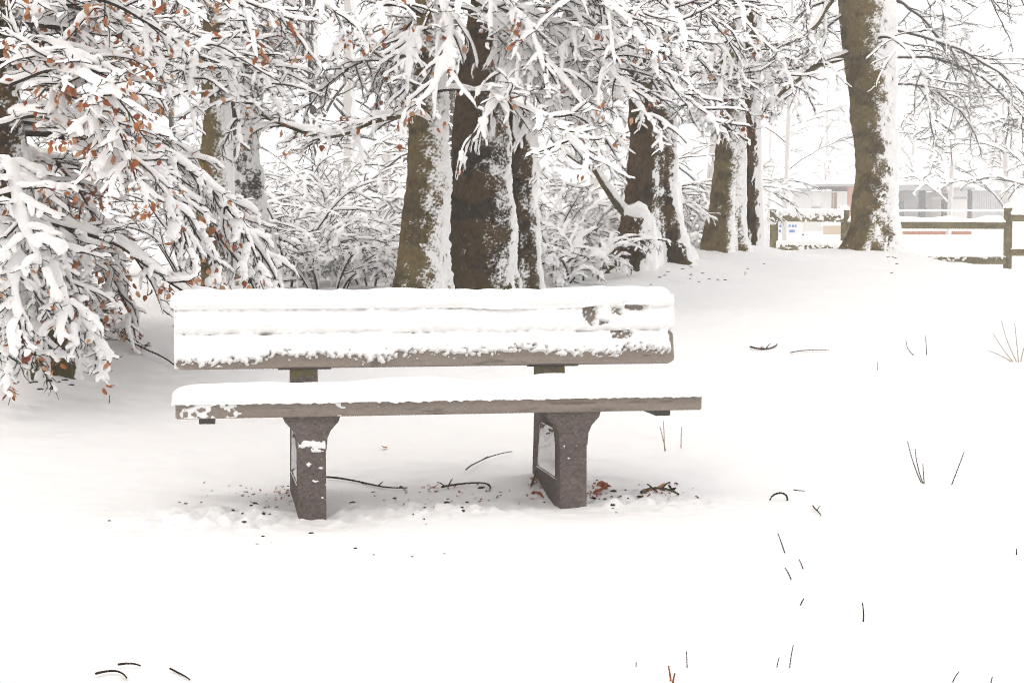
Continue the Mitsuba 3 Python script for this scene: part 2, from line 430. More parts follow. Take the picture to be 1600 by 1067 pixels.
# ------------------------------------------------------------------ the bench
def build_bench():
    k = thing('park_bench', 'brown park bench on concrete legs with thick snow on its seat and backrest', 'bench')
    M = np.eye(4)
    M[:3, 0], M[:3, 1], M[:2, 3] = [BU[0], BU[1], 0], [BV[0], BV[1], 0], BENCH_O

    def put(name, mesh, mat, smooth=30, parent=k, **kw):
        v, f, _ = meshkit.arrays(mesh)
        v = v @ M[:3, :3].T + M[:3, 3]
        return obj(name, (v, f), mat, parent, smooth, **kw)
    ZS, TH, L = 0.340, 0.062, 2.0
    # seat boards
    for i, y0 in enumerate((0.0, 0.142, 0.284)):
        b = put('seat_board', bx(0.0, L, y0, y0 + 0.132, ZS, ZS + TH, 0.006), 'bench_board')
        if i == 0:
            front = b
    # cross battens below the seat near its ends
    for x in (0.115, 1.86):
        put('batten', bx(x - 0.03, x + 0.03, 0.06, 0.41, ZS - 0.026, ZS - 0.001, 0.003), 'dark_steel')
    # backrest boards, leaning back
    tilt = math.radians(13)
    cb, sb = math.cos(tilt), math.sin(tilt)

    def lean(v, y0=0.405, z0=0.498):
        y, z = v[:, 1].copy(), v[:, 2].copy()
        v[:, 1] = y0 + y * cb + z * sb
        v[:, 2] = z0 - y * sb + z * cb
        return v
    boards = []
    for z0, z1, xr in ((0.0, 0.130, L), (0.142, 0.262, L)):
        pf = sbox(0, z0, xr, z1).buffer(-0.02).buffer(0.02)
        m = trimesh.creation.extrude_polygon(pf, 0.045, engine='earcut')
        v = np.array(m.vertices)[:, [0, 2, 1]]
        m = trimesh.Trimesh(lean(v), np.array(m.faces)[:, ::-1], process=False)
        boards.append(put('backrest_board', m, 'bench_board'))
    # concrete supports: a loop below the seat, flared head, rear post up behind the boards
    for x in (0.5, 1.5):
        outer = Polygon([(0.035, -0.15), (0.035, ZS - 0.002), (0.42, ZS - 0.002), (0.452, 0.50), (0.505, 0.745), (0.60, 0.745), (0.575, 0.50), (0.565, 0.30), (0.625, -0.15)])
        hole = Polygon([(0.135, 0.075), (0.135, 0.235), (0.16, 0.262), (0.40, 0.262), (0.45, 0.235), (0.50, 0.075)]).buffer(-0.02).buffer(0.02)
        prof = outer.buffer(-0.012).buffer(0.012).difference(hole)
        w = 0.104
        m = trimesh.creation.extrude_polygon(prof, w, engine='earcut')
        v = np.array(m.vertices)[:, [2, 0, 1]] + [x - w / 2, 0, 0]
        leg = put('support', trimesh.Trimesh(v, np.array(m.faces), process=False), 'rough_concrete', 25)
        # flared head carrying the seat
        fl = Polygon([(-0.054, ZS - 0.13), (-0.058, ZS - 0.085), (-0.070, ZS - 0.055), (-0.100, ZS - 0.022), (-0.106, ZS - 0.001), (0.106, ZS - 0.001), (0.100, ZS - 0.022),
                      (0.070, ZS - 0.055), (0.058, ZS - 0.085), (0.054, ZS - 0.13)])
        m = trimesh.creation.extrude_polygon(fl, 0.10, engine='earcut')
        v = np.array(m.vertices)[:, [0, 2, 1]] + [x, 0.032, 0]
        put('head', trimesh.Trimesh(v, np.array(m.faces)[:, ::-1], process=False), 'rough_concrete', 25, parent=leg)
        put('flange', bx(x - 0.100, x + 0.100, 0.133, 0.42, ZS - 0.022, ZS - 0.0015, 0.002), 'rough_concrete', 25, parent=leg)
        put('bracket', bx(x - 0.105, x + 0.105, 0.432, 0.448, 0.484, 0.503, 0.002), 'dark_steel', parent=leg)
        # snow stuck on the front of the support
        gx, gz = np.meshgrid(np.linspace(-0.05, 0.05, 60), np.linspace(0.02, 0.33, 140), indexing='ij')
        p = np.stack([gx + x * 7, 0 * gx, gz], -1)
        zone = np.exp(-((gz - 0.232 + 0.02 * (x > 1)) / 0.022) ** 2) * (0.8 if x < 1 else 0.25) - (0.38 if x < 1 else 0.55)
        mm = zone + 1.1 * pnoise(p, 0.016, 11, 2) + 0.5 * pnoise(p, 0.04, 12)
        y = 0.035 - np.clip(mm * 0.03, -0.004, 0.008)
        put('snow_patch', (np.stack([gx + x, y, gz], -1).reshape(-1, 3), grid_faces(60, 140)[:, ::-1]), 'snow_white', True, parent=leg)
        # snow lying in the loop
        gx, gy = np.meshgrid(np.linspace(-0.055, 0.055, 30), np.linspace(0.11, 0.52, 90), indexing='ij')
        e = np.clip(1 - (np.abs(gx) / 0.052) ** 4, 0, 1) * np.clip(1 - (np.abs(gy - 0.317) / 0.197) ** 10, 0, 1)
        z = 0.070 + 0.03 * e * (1 + 0.8 * pnoise(np.stack([gx, gy, 0 * gx + x], -1), 0.05, 9))
        put('snow_bed', (np.stack([gx + x, gy, z], -1).reshape(-1, 3), grid_faces(30, 90)), 'snow_white', True, parent=leg)
        gx, gz = np.meshgrid(np.linspace(-0.053, 0.053, 50), np.linspace(0.07, 0.262, 90), indexing='ij')
        yb = np.interp(gz, [0.07, 0.235, 0.262], [0.501, 0.451, 0.40])
        mm = 0.55 - 3.2 * np.clip(gz - 0.17, 0, 1) * 2.2 + 1.5 * pnoise(np.stack([gx + x, 0 * gx, gz], -1), 0.02, 13, 3)
        y = yb - np.clip(mm * 0.03, -0.006, 0.014)
        put('snow_crust', (np.stack([gx + x, y, gz], -1).reshape(-1, 3), grid_faces(50, 90)[:, ::-1]), 'snow_white', True, parent=leg)
    # snow slab on the seat
    nx, na = 520, 72
    xs = np.linspace(-0.014, L + 0.012, nx)
    a = np.linspace(math.pi, 0, na)
    e = np.minimum((xs - xs[0]) / 0.075, (xs[-1] - xs) / 0.075).clip(0, 1)
    endp = (1 - (1 - e) ** 2.4) ** 0.5
    t = (0.044 + 0.014 * xs / L) * endp
    yc, hw = 0.203, 0.215
    ca, sa = np.cos(a), np.sin(a)
    Y = yc + hw * np.sign(ca) * np.abs(ca) ** 0.42
    Zu = np.abs(sa) ** 0.62
    X2, Y2 = np.meshgrid(xs, Y, indexing='ij')
    Z2 = ZS + TH - 0.004 + t[:, None] * Zu[None] * 1.0
    p = np.stack([X2, Y2, 0 * X2], -1)
    Z2 = Z2 + Zu[None] * endp[:, None] * (0.026 * pnoise(p, 0.30, 21) + 0.010 * pnoise(p, 0.09, 22))
    edge = np.exp(-((a - math.pi) / 0.30) ** 2)[None]
    Z2 = Z2 - edge * (0.004 + 0.016 * np.maximum(0, pnoise(p, 0.022, 23, 2) + 0.05))
    Y2 = Y2 - edge * (0.003 + 0.006 * pnoise(p + 3, 0.03, 24))
    put('seat_snow', (np.stack([X2, Y2, Z2], -1).reshape(-1, 3), grid_faces(nx, na)), 'snow_white', True)
    # spots of snow stuck on the front board
    nx, nzg = 620, 24
    gx, gz = np.meshgrid(np.linspace(0.004, L - 0.004, nx), np.linspace(ZS + 0.003, ZS + TH, nzg), indexing='ij')
    p = np.stack([gx, 0 * gx, gz], -1)
    zone = -0.60 + 0.85 * np.exp(-((gx - 0.095) / 0.06) ** 2) + 0.70 * np.exp(-((gx - 0.195) / 0.035) ** 2)
    for c, w, h in ((0.33, 0.02, 0.30), (0.445, 0.015, 0.30), (0.525, 0.015, 0.25), (0.60, 0.022, 0.62), (0.745, 0.014, 0.40), (1.075, 0.02, 0.35), (1.62, 0.02, 0.30), (0.02, 0.012, 0.4), (1.87, 0.02, 0.2)):
        zone = zone + h * np.exp(-((gx - c) / w) ** 2)
    mm = zone + 0.95 * pnoise(p, 0.017, 31, 2) + 0.65 * pnoise(p, 0.045, 32)
    y = -np.clip(mm * 0.05, -0.004, 0.008)
    put('snow_spots', (np.stack([gx, y, gz], -1).reshape(-1, 3), grid_faces(nx, nzg)[:, ::-1]), 'snow_white', True, parent=front)
    # wind blown snow on the backrest boards
    for i, (z0, z1) in enumerate(((0.0, 0.137), (0.131, 0.275))):
        nx, nzg = 640, 52
        gx, gz = np.meshgrid(np.linspace(-0.006, L - (0.006 if i == 0 else -0.004), nx), np.linspace(z0, z1, nzg), indexing='ij')
        p = np.stack([gx, 0 * gx + i, gz], -1)
        d = 0.019 + 0.026 * pnoise(p, 0.11, 41, 2) + 0.012 * pnoise(p, 0.024, 42, 2)
        rel = (gz - z0) / (z1 - z0)
        if i == 0:
            zb = 0.032 + 0.055 * pnoise(p * [1, 1, 0], 0.13, 43, 2) + 0.030 * pnoise(p * [1, 1, .6], 0.020, 44, 3) - 0.012 * np.exp(-(gx / 0.5) ** 2)
            m = np.clip((gz - zb) / 0.016 + 3.6 * pnoise(p, 0.013, 48, 2), -1, 1)
            endm = np.clip((L - 0.016 - gx + 0.02 * pnoise(p, 0.03, 45, 2)) / 0.008, -1, 1)
            m = np.minimum(m, endm)
            m = np.minimum(m, 1 - 2.6 * np.exp(-(((gx - 1.78) / 0.042) ** 4 + ((gz - 0.118) / 0.018) ** 2)) * (1 + 1.4 * pnoise(p, 0.02, 55, 2) + 1.6 * pnoise(p, 0.009, 57)))
            seam = np.exp(-((gz - z1) / 0.010) ** 2)
        else:
            m = np.ones_like(gx)
            for (cx, cz, rx, rz, h) in ((1.655, 0.205, 0.030, 0.05, 2.0), (1.845, 0.235, 0.045, 0.018, 2.3), (1.70, 0.165, 0.03, 0.012, 1.3), (1.77, 0.21, 0.03, 0.02, 1.25)):
                m = np.minimum(m, 1 - h * np.exp(-(((gx - cx) / rx) ** 2 + ((gz - cz) / rz) ** 2)) * (1 + 1.2 * pnoise(p, 0.03, 46, 2) + 2.6 * pnoise(p, 0.011, 56, 2)))
            m = np.minimum(m, np.clip((gx + 0.004) / 0.004, -1, 1))
            seam = np.exp(-((gz - z0) / 0.010) ** 2)
            d = d + 0.014 * sst(.222, .245, gz)
            seam = seam + 0.55 * np.exp(-((gz - 0.226) / 0.006) ** 2)
        d = np.where(m > 0, (d + 0.004) * np.clip(m * 1.6, 0, 1) ** 0.6, 0.010 * m) - 0.0015
        d = d - np.clip(seam, 0, 1) * np.maximum(0, 0.015 + 0.050 * pnoise((p * [1, 0, .3]), 0.09, 47, 2) + 0.045 * pnoise(p * [1, 0, 1], 0.016, 49))
        d = np.maximum(d, -0.02)
        # plumper towards the foot of each board where it slid down
        d = d + (m > 0.3) * 0.006 * np.exp(-((rel - 0.25) / 0.25) ** 2)
        v = np.stack([gx, -d, gz], -1).reshape(-1, 3)
        put('snow_crust', (lean(v), grid_faces(nx, nzg)[:, ::-1]), 'snow_white', True, parent=boards[i])
    # snow cap on the top edge
    nx, na = 520, 40
    xs = np.linspace(-0.022, L + 0.010, nx)
    a = np.linspace(math.pi * 1.10, -0.10 * math.pi, na)
    e = np.minimum((xs - xs[0]) / 0.06, (xs[-1] - xs) / 0.06).clip(0, 1)
    endp = (1 - (1 - e) ** 2.2) ** 0.5
    ca, sa = np.cos(a), np.sin(a)
    X2, Y2 = np.meshgrid(xs, 0.018 + 0.050 * np.sign(ca) * np.abs(ca) ** 0.7, indexing='ij')
    Z2 = 0.250 + np.outer(endp, 0.062 * np.sign(sa) * np.abs(sa) ** 0.75)
    p = np.stack([X2, Y2, Z2], -1)
    Z2 = Z2 + 0.022 * pnoise(p, 0.22, 51) * endp[:, None] + 0.008 * pnoise(p, 0.05, 52) + 0.004 * pnoise(p, 0.02, 54)
    Y2 = 0.018 + (Y2 - 0.018) * (0.3 + 0.7 * endp[:, None]) - 0.010 * pnoise(p, 0.05, 53)
    put('snow_cap', (lean(np.stack([X2, Y2, Z2], -1).reshape(-1, 3)), grid_faces(nx, na)), 'snow_white', True, parent=boards[1])


# ------------------------------------------------------------------ trees
def base_z(px, y):
    x = (px - CX) / F * y
    return np.array([x, y, float(ground(x, y)) - 0.12])


def build_trees():
    R = np.random.default_rng
    trees = {}
    # far left tree with brown leaves, leaning trunk
    k = trees['G'] = thing('beech_tree', 'dark trunked young beech at the far left with rust brown leaves under heavy snow', 'tree', 'snow laden beech trees round the clearing')
    b = base_z(85, 9.0)
    trunk(k, [b, b + [-.02, 0, .25], W(50, 430, 9.0), W(14, 250, 8.95), W(-2, 100, 8.9), W(-4, -400, 8.9)], [.14, .115, .11, .11, .115, .08], 1, 'bark_dark', (1, -.2), cover=-.5, speck=.9, rim=.15, flare=.08, lumpy=.03, seg=90, step=.018, fine=.03)
    k = trees['H'] = thing('beech_tree', 'smooth olive beech trunk left of centre, half hidden by snowy boughs', 'tree', 'snow laden beech trees round the clearing')
    b = base_z(352, 11.0)
    trunk(k, [b, W(345, 400, 11), W(333, 300, 11), W(338, 200, 11), W(335, -350, 11.0)], [.13, .115, .108, .085, .07], 2, 'bark_olive', (1, -.1), cover=-.25, flare=.05)
    k = trees['I'] = thing('rough_barked_tree', 'grey rough barked trunk with snow in its furrows beside the olive beech', 'tree')
    b = base_z(405, 12.0)
    trunk(k, [b, W(398, 400, 12), W(375, 300, 12), W(385, 150, 12), W(390, -400, 12)], [.17, .145, .135, .10, .08], 3, 'bark_grey', (.4, -.9), cover=-.45, speck=1.0, flare=.03, lumpy=.035, fine=.05, seg=100, step=.018, rim=.6)
    # the three trunks behind the bench
    k = trees['A'] = thing('beech_tree', 'olive grey beech trunk behind the bench, leftmost of three, snow down its right side', 'tree', 'snow laden beech trees round the clearing')
    b = base_z(658, 11.5)
    trunk(k, [b, W(659, 440, 11.5), W(666, 300, 11.5), W(670, 190, 11.5), W(671, 60, 11.5), W(668, -420, 11.5)], [.19, .165, .142, .118, .092, .075], 4, 'bark_olive', (.80, -.60), cover=-1.0, speck=.8, flare=.06, seg=140, step=.009, fine=.034, thick=.016)
    k = trees['B'] = thing('beech_tree', 'broad dark brown beech trunk behind the bench, middle one of three', 'tree', 'snow laden beech trees round the clearing')
    b = base_z(748, 12.0)
    trunk(k, [b, W(750, 440, 12), W(752, 330, 12), W(752, 200, 12), W(762, 60, 12), W(790, -420, 12.2)], [.26, .225, .212, .19, .135, .11], 5, 'bark_dark', (.70, -.7), cover=-1.0, speck=.9, flare=.10, seg=170, step=.009, fine=.034, lumpy=.022, thick=.014)
    k = trees['C'] = thing('beech_tree', 'slender dark beech trunk behind the bench, rightmost of three', 'tree', 'snow laden beech trees round the clearing')
    b = base_z(820, 12.3)
    trunk(k, [b, W(819, 440, 12.3), W(815, 330, 12.3), W(812, 200, 12.3), W(795, 60, 12.3), W(770, -420, 12.4)], [.15, .112, .10, .10, .09, .075], 6, 'bark_dark', (.9, -.35), cover=-.9, speck=.7, flare=.06, seg=90, step=.01, thick=.016, fine=.034)
    # mossy foot with snow cap
    k = trees['D'] = thing('beech_tree', 'beech with mossy spreading roots and a rounded snow cap at its foot', 'tree', 'snow laden beech trees round the clearing')
    b = base_z(1020, 14.0)
    trunk(k, [b, W(1020, 400, 14), W(1019, 310, 14), W(1020, 230, 14.1), W(1012, 130, 14.2), W(990, -380, 14.4)], [.22, .205, .19, .17, .15, .10], 7, 'bark_dark', (.9, -.35), cover=-.35, speck=.8, flare=.26, fh=.35, roots=6, seg=110, step=.02, lumpy=.03)
    b2 = base_z(985, 13.6)
    trunk(k, [b2, W(993, 400, 13.6), W(995, 345, 13.65), W(990, 328, 13.7)], [.20, .14, .115, .05], 17, 'bark_dark', (.6, -.3), cover=-.2, speck=.8, flare=.10, fh=.15, roots=5, seg=90, step=.015, name='root_stump')
    cap = trimesh.creation.icosphere(subdivisions=4, radius=1)
    v = np.array(cap.vertices) * [.098, .095, .075]
    v = v * (1 + .5 * pnoise(v, .09, 3) + .3 * pnoise(v, .04, 4))[:, None] + W(998, 333, 13.62)
    obj('snow_cap', (v, cap.faces), 'snow_soft', k)
    trunk(k, [W(996, 352, 13.8), W(968, 322, 13.7), W(945, 290, 13.65), W(925, 262, 13.6), W(900, 250, 13.5), W(860, 215, 13.3)], [.040, .036, .030, .024, .019, .012], 18, 'limb_bark', (.5, 0), cover=.30, speck=.3, seg=24, name='limb', lumpy=.004)
    k = trees['E'] = thing('beech_tree', 'smooth brown beech trunk right of the mossy rooted beech', 'tree', 'snow laden beech trees round the clearing')
    b = base_z(1130, 15.0)
    trunk(k, [b, W(1132, 390, 15), W(1138, 300, 15), W(1141, 180, 15), W(1140, 60, 15), W(1130, -350, 15)], [.20, .158, .13, .105, .085, .06], 8, 'bark_olive', (.95, -.25), cover=-.25, speck=.6, flare=.10, seg=100, step=.015)
    k = trees['F'] = thing('beech_tree', 'thin leaning beech trunk close behind the smooth brown trunk', 'tree', 'snow laden beech trees round the clearing')
    b = base_z(1180, 15.6)
    trunk(k, [b, W(1177, 380, 15.6), W(1174, 300, 15.6), W(1172, 200, 15.6), W(1176, 60, 15.6), W(1190, -350, 15.6)], [.13, .092, .085, .08, .065, .05], 9, 'bark_dark', (1, -.3), cover=.0, speck=.6, flare=.05, seg=64, step=.025)
    k = trees['J'] = thing('beech_tree', 'large lone beech on the right by the fence, right half of trunk white with snow', 'tree', 'snow laden beech trees round the clearing')
    b = base_z(1362, 18.0)
    tj = trunk(k, [b, W(1364, 395, 18), W(1366, 350, 18), W(1368, 250, 18), W(1362, 160, 18), W(1358, 70, 18), W(1352, 0, 18), W(1340, -420, 18)], [.30, .27, .225, .205, .225, .26, .27, .20], 10, 'bark_olive', (.95, -.30), cover=.02, speck=.7, flare=.24, fh=.17, roots=6, seg=130, step=.018, lumpy=.02, thick=.025)
    return trees


def build_boughs(tr):
    # ---- left tree: boughs arching out to the lower right, brown leaves under the snow
    rng = np.random.default_rng(101)
    G = tr['G']
    for i in range(27):
        ex, ey = rng.uniform(70, 455), rng.uniform(-40, 590)
        if i < 6:
            ex, ey = rng.uniform(50, 170), rng.uniform(440, 540)
        if ey > 400:
            ex = min(ex, 420 - (ey - 400) * 1.7)
        if 160 < ey < 420 and ex > 290:
            ex -= 140
        y = rng.uniform(7.9, 10.4) if ey < 400 else rng.uniform(8.6, 10.2)
        end = W(ex, ey, y)
        if end[2] < ground(end[0], end[1]) + 0.05:
            end[2] = float(ground(end[0], end[1])) + 0.05
        s = W(-8 + rng.uniform(-8, 8), 0, 8.95)
        s[2] = end[2] + rng.uniform(0.08, 0.62) * (0.4 + ex / 400)
        s[2] = np.clip(s[2], 0.75, 3.6)
        mid = s * 0.48 + end * 0.52 + [0, 0, rng.uniform(0.10, 0.26)]
        bough(G, [s, mid, end], rng, r0=rng.uniform(.011, .020), n1=17, n2=6, n3=1, l1=.40, l2=.46, sw=(.044, .027, .0160), leaves=int(rng.integers(16, 64)) if ey > 60 else 18, droop=.012, keep=(1, .94, .84), twig_r=(.0055, .0035, .0026))
    for ex, ey, y in ((432, 436, 9.6), (405, 405, 9.2), (385, 438, 9.9), (330, 425, 9.0), (418, 415, 10.2), (300, 400, 8.8)):
        end = W(ex, ey, y)
        s = W(15, 0, 8.95)
        s[2] = end[2] + .75
        bough(G, [s, s * .45 + end * .55 + [0, 0, .26], end], rng, r0=.014, n1=18, n2=7, n3=1, l1=.26, l2=.42, sw=(.050, .033, .020), leaves=16, ang=32, droop=.05, twig_r=(.0055, .0035, .0026))
    for ex, ey, y in ((60, 420, 8.2), (110, 500, 8.3), (35, 500, 8.1), (150, 545, 8.5), (70, 560, 8.4), (15, 560, 8.3)):
        end = W(ex, ey, y)
        s = W(-2, 0, 8.95)
        s[2] = end[2] + .5
        bough(G, [s, s * .45 + end * .55 + [-.05, 0, .22], end], rng, r0=.012, n1=18, n2=7, n3=1, l1=.40, l2=.42, sw=(.046, .030, .019), leaves=12, ang=48, droop=.05, twig_r=(.0055, .0035, .0026))
    # ---- olive and rough trunks behind
    rng = np.random.default_rng(102)
    for nm, px, y, n in (('H', 338, 11.0, 7), ('I', 388, 12.0, 9)):
        for i in range(n):
            end = W(px + rng.uniform(-120, 190), rng.uniform(-70, 130), y + rng.uniform(-1.3, 0.9))
            s = W(px, 0, y)
            s[2] = end[2] + rng.uniform(.1, .6)
            mid = s * .5 + end * .5 + [0, 0, rng.uniform(.05, .2)]
            bough(tr[nm], [s, mid, end], rng, r0=.012, n1=11, n2=6, n3=2, sw=(.034, .022, .013), leaves=int(rng.integers(0, 9)))
    for nm, px, y, ex, ey in (('H', 338, 11.0, 300, 150), ('H', 338, 11.0, 372, 190), ('I', 380, 12.0, 425, 150), ('I', 380, 12.0, 350, 130)):
        end = W(ex, ey, y - rng.uniform(.8, 1.6))
        s = W(px, 0, y)
        s[2] = end[2] + rng.uniform(.2, .5)
        bough(tr[nm], [s, s * .5 + end * .5 + [0, -.1, .16], end], rng, r0=.011, n1=14, n2=7, n3=2, l1=.42, sw=(.036, .023, .014), leaves=int(rng.integers(2, 12)), droop=.02)
    # ---- trunks behind the bench
    rng = np.random.default_rng(103)
    bough(tr['A'], px_pts((672, 205, 11.5), (640, 182, 11.25), (590, 188, 11.1), (525, 212, 10.9), (470, 205, 10.7), (395, 175, 10.5)), rng, r0=.022, n1=16, n2=6, n3=2, l1=.30, sw=(.050, .026, .016), wood='limb_bark', leaves=10)
    bough(tr['B'], px_pts((765, 20, 12), (800, 60, 11.4), (790, 130, 10.9), (740, 215, 10.6)), rng, r0=.014, n1=14, n2=3, n3=0, l1=.36, l2=.40, sw=(.040, .027, .019), droop=.16, keep=(1, 1, 1), leaves=8)
    bough(tr['B'], px_pts((775, -40, 12), (825, 70, 11.5), (830, 150, 11.1), (835, 260, 10.9)), rng, r0=.014, n1=14, n2=3, n3=0, l1=.34, l2=.40, sw=(.040, .027, .019), droop=.16, keep=(1, 1, 1))
    bough(tr['A'], px_pts((668, -60, 11.5), (700, 60, 11.0), (690, 120, 10.8), (640, 165, 10.6)), rng, r0=.014, n1=12, n2=4, n3=0, l1=.36, l2=.40, sw=(.040, .027, .019), droop=.12, keep=(1, 1, 1), leaves=18)
    for i in range(7):     # to the left of the trunks
        end = W(rng.uniform(430, 640), rng.uniform(-30, 170), rng.uniform(10.3, 12.6))
        s = W(669, 0, 11.5)
        s[2] = end[2] + rng.uniform(.0, .6)
        bough(tr['A'], [s, s * .5 + end * .5 + [0, 0, rng.uniform(.05, .22)], end], rng, r0=.012, n1=14, n2=6, n3=2, sw=(.036, .023, .0135), leaves=int(rng.integers(0, 24)))
    for i in range(18):    # to the right, long, drooping to the lower right
        nm = 'ABCABDCABEBAFCABCDABCA'[i]
        px, y = dict(A=(669, 11.5), B=(760, 12), C=(795, 12.3), D=(1005, 14.2), E=(1138, 15), F=(1176, 15.6))[nm]
        yy = y + rng.uniform(-2.2, -.2)
        ex, ey = px + rng.uniform(130, 430), rng.uniform(10, 300)
        if nm in 'DEF':
            ex, ey = px + rng.uniform(-170, 30), rng.uniform(-30, 110)
        if ex > 1030:
            ex, ey = min(ex, 1150), min(ey, rng.uniform(60, 190))
        end = W(ex, ey, yy)
        s = W(px, 0, y)
        s[2] = end[2] + rng.uniform(.45, 1.1)
        mid = s * .45 + end * .55 + [0, 0, rng.uniform(.12, .3)]
        bough(tr[nm], [s, mid, end], rng, r0=rng.uniform(.011, .016), n1=16, n2=6, n3=2, l1=.36, sw=(.036, .022, .0138), leaves=int(rng.integers(0, 9)), ang=40, droop=.025)
    for nm, px, y, n in (('E', 1138, 15.0, 5), ('F', 1174, 15.6, 4), ('D', 1005, 14.2, 1)):
        for i in range(n):
            end = W(px + rng.uniform(-130, 75), rng.uniform(0, 200), y - rng.uniform(.7, 2.0))
            s = W(px, 0, y)
            s[2] = end[2] + rng.uniform(.15, .6)
            bough(tr[nm], [s, s * .45 + end * .55 + [0, 0, rng.uniform(.10, .22)], end], rng, r0=.011, n1=14, n2=7, n3=2, l1=.40, sw=(.030, .019, .0125), leaves=int(rng.integers(0, 8)), droop=.02)
    for i in range(12):    # slender sprays sweeping to the right across the gaps
        nm, px, y = (('C', 795, 12.3), ('B', 765, 12.0), ('D', 1000, 14.2))[i % 3]
        end = W(900 + 24 * i + rng.uniform(-25, 25), rng.uniform(40, 225), rng.uniform(10.8, 13.6))
        s = W(px, 0, y)
        s[2] = end[2] + rng.uniform(.35, .85)
        bough(tr[nm], [s, s * .45 + end * .55 + [0, 0, rng.uniform(.10, .24)], end], rng, r0=.012, n1=20, n2=6, n3=2, l1=.30, l2=.44, sw=(.032, .020, .0128), leaves=int(rng.integers(0, 7)), ang=38, droop=.02)
    # ---- the lone beech: fine grey branches, light snow
    rng = np.random.default_rng(104)
    J = tr['J']
    bough(J, px_pts((1345, 75, 18), (1300, 95, 17.8), (1260, 112, 17.6), (1215, 150, 17.4), (1150, 190, 17.2)), rng, r0=.048, n1=14, n2=5, n3=2, l1=.34, sw=(.045, .028, .02), wood='limb_bark', twig_r=(.012, .006, .004))
    bough(J, px_pts((1345, 30, 18), (1310, -10, 17.9), (1265, 50, 17.6), (1195, 75, 17.4), (1120, 130, 17.2)), rng, r0=.042, n1=14, n2=5, n3=2, l1=.34, sw=(.045, .028, .02), wood='limb_bark', twig_r=(.012, .006, .004))
    for i in range(14):
        right = i % 3 != 0
        end = W(1368 + (rng.uniform(70, 270) if right else rng.uniform(-230, -60)), rng.uniform(-20, 215), rng.uniform(15.8, 20.5))
        s = W(1360, 0, 18)
        s[2] = end[2] + rng.uniform(.3, 1.2)
        mid = s * .5 + end * .5 + [0, 0, rng.uniform(.15, .5)]
        bough(J, [s, mid, end], rng, r0=.018, n1=13, n2=6, n3=2, l1=.40, sw=(.022, .015, .011), twig='twig_grey', twig_r=(.007, .0042, .003), keep=(1, .8, .6), droop=.05)


# ------------------------------------------------------------------ thickets and distant trees
def wild_tree(key, x, y, h, r, seed, mat, twig, n_limb, spread, sw, twig_r, n1=10, n2=5, n3=1, lowest=.25, up=0.55):
    rng = np.random.default_rng(seed)
    z0 = float(ground(x, y)) - .1
    lean = rng.normal(0, .05, 2)
    pts = [np.array([x + lean[0] * s * h, y + lean[1] * s * h, z0 + s * h]) for s in (0, .3, .65, 1)]
    trunk(key, pts, [r * 1.2, r, r * .7, r * .15], seed, mat, (1, -.2), cover=.0, flare=r * .5, seg=18, step=.12, lumpy=r * .08, thick=.02, fine=.12)
    for i in range(n_limb):
        f = lowest + (1 - lowest) * (i + rng.random()) / n_limb
        s = pts[0] + (pts[3] - pts[0]) * f
        a = rng.uniform(0, 2 * np.pi)
        ln = spread * (1.1 - .7 * f) * rng.uniform(.7, 1.2)
        d = np.array([math.cos(a), math.sin(a), up * rng.uniform(.2, 1.2)])
        end = s + nz(d) * ln
        mid = (s + end) / 2 + [0, 0, ln * .10]
        bough(key, [s, mid, end], rng, r0=r * .28, n1=n1, n2=n2, n3=n3, l1=.42, l2=.45, sw=sw, twig=twig, twig_r=twig_r, keep=(1, .85, .6), droop=.03, nm='limb')


def shrub(key, x, y, h, seed, n_stem, sw, twig='twig_grey', twig_r=(.0050, .0034, .0025), n1=10, n2=6, n3=0):
    rng = np.random.default_rng(seed)
    z0 = float(ground(x, y)) - .03
    for i in range(n_stem):
        a = 2 * np.pi * (i + rng.random()) / n_stem
        ln = h * rng.uniform(.6, 1.25)
        s = np.array([x, y, z0]) + .12 * np.array([math.cos(a), math.sin(a), 0])
        e = s + ln * np.array([math.cos(a) * .85, math.sin(a) * .6, rng.uniform(.08, .75)])
        m = (s + e) / 2 + [0, 0, ln * .22]
        bough(key, [s, m, e], rng, r0=.0085, n1=n1, n2=n2, n3=n3, l1=.42, l2=.45, sw=sw, twig=twig, twig_r=twig_r, keep=(.9, .85, .7), droop=.07, nm='stem', lo=.1)


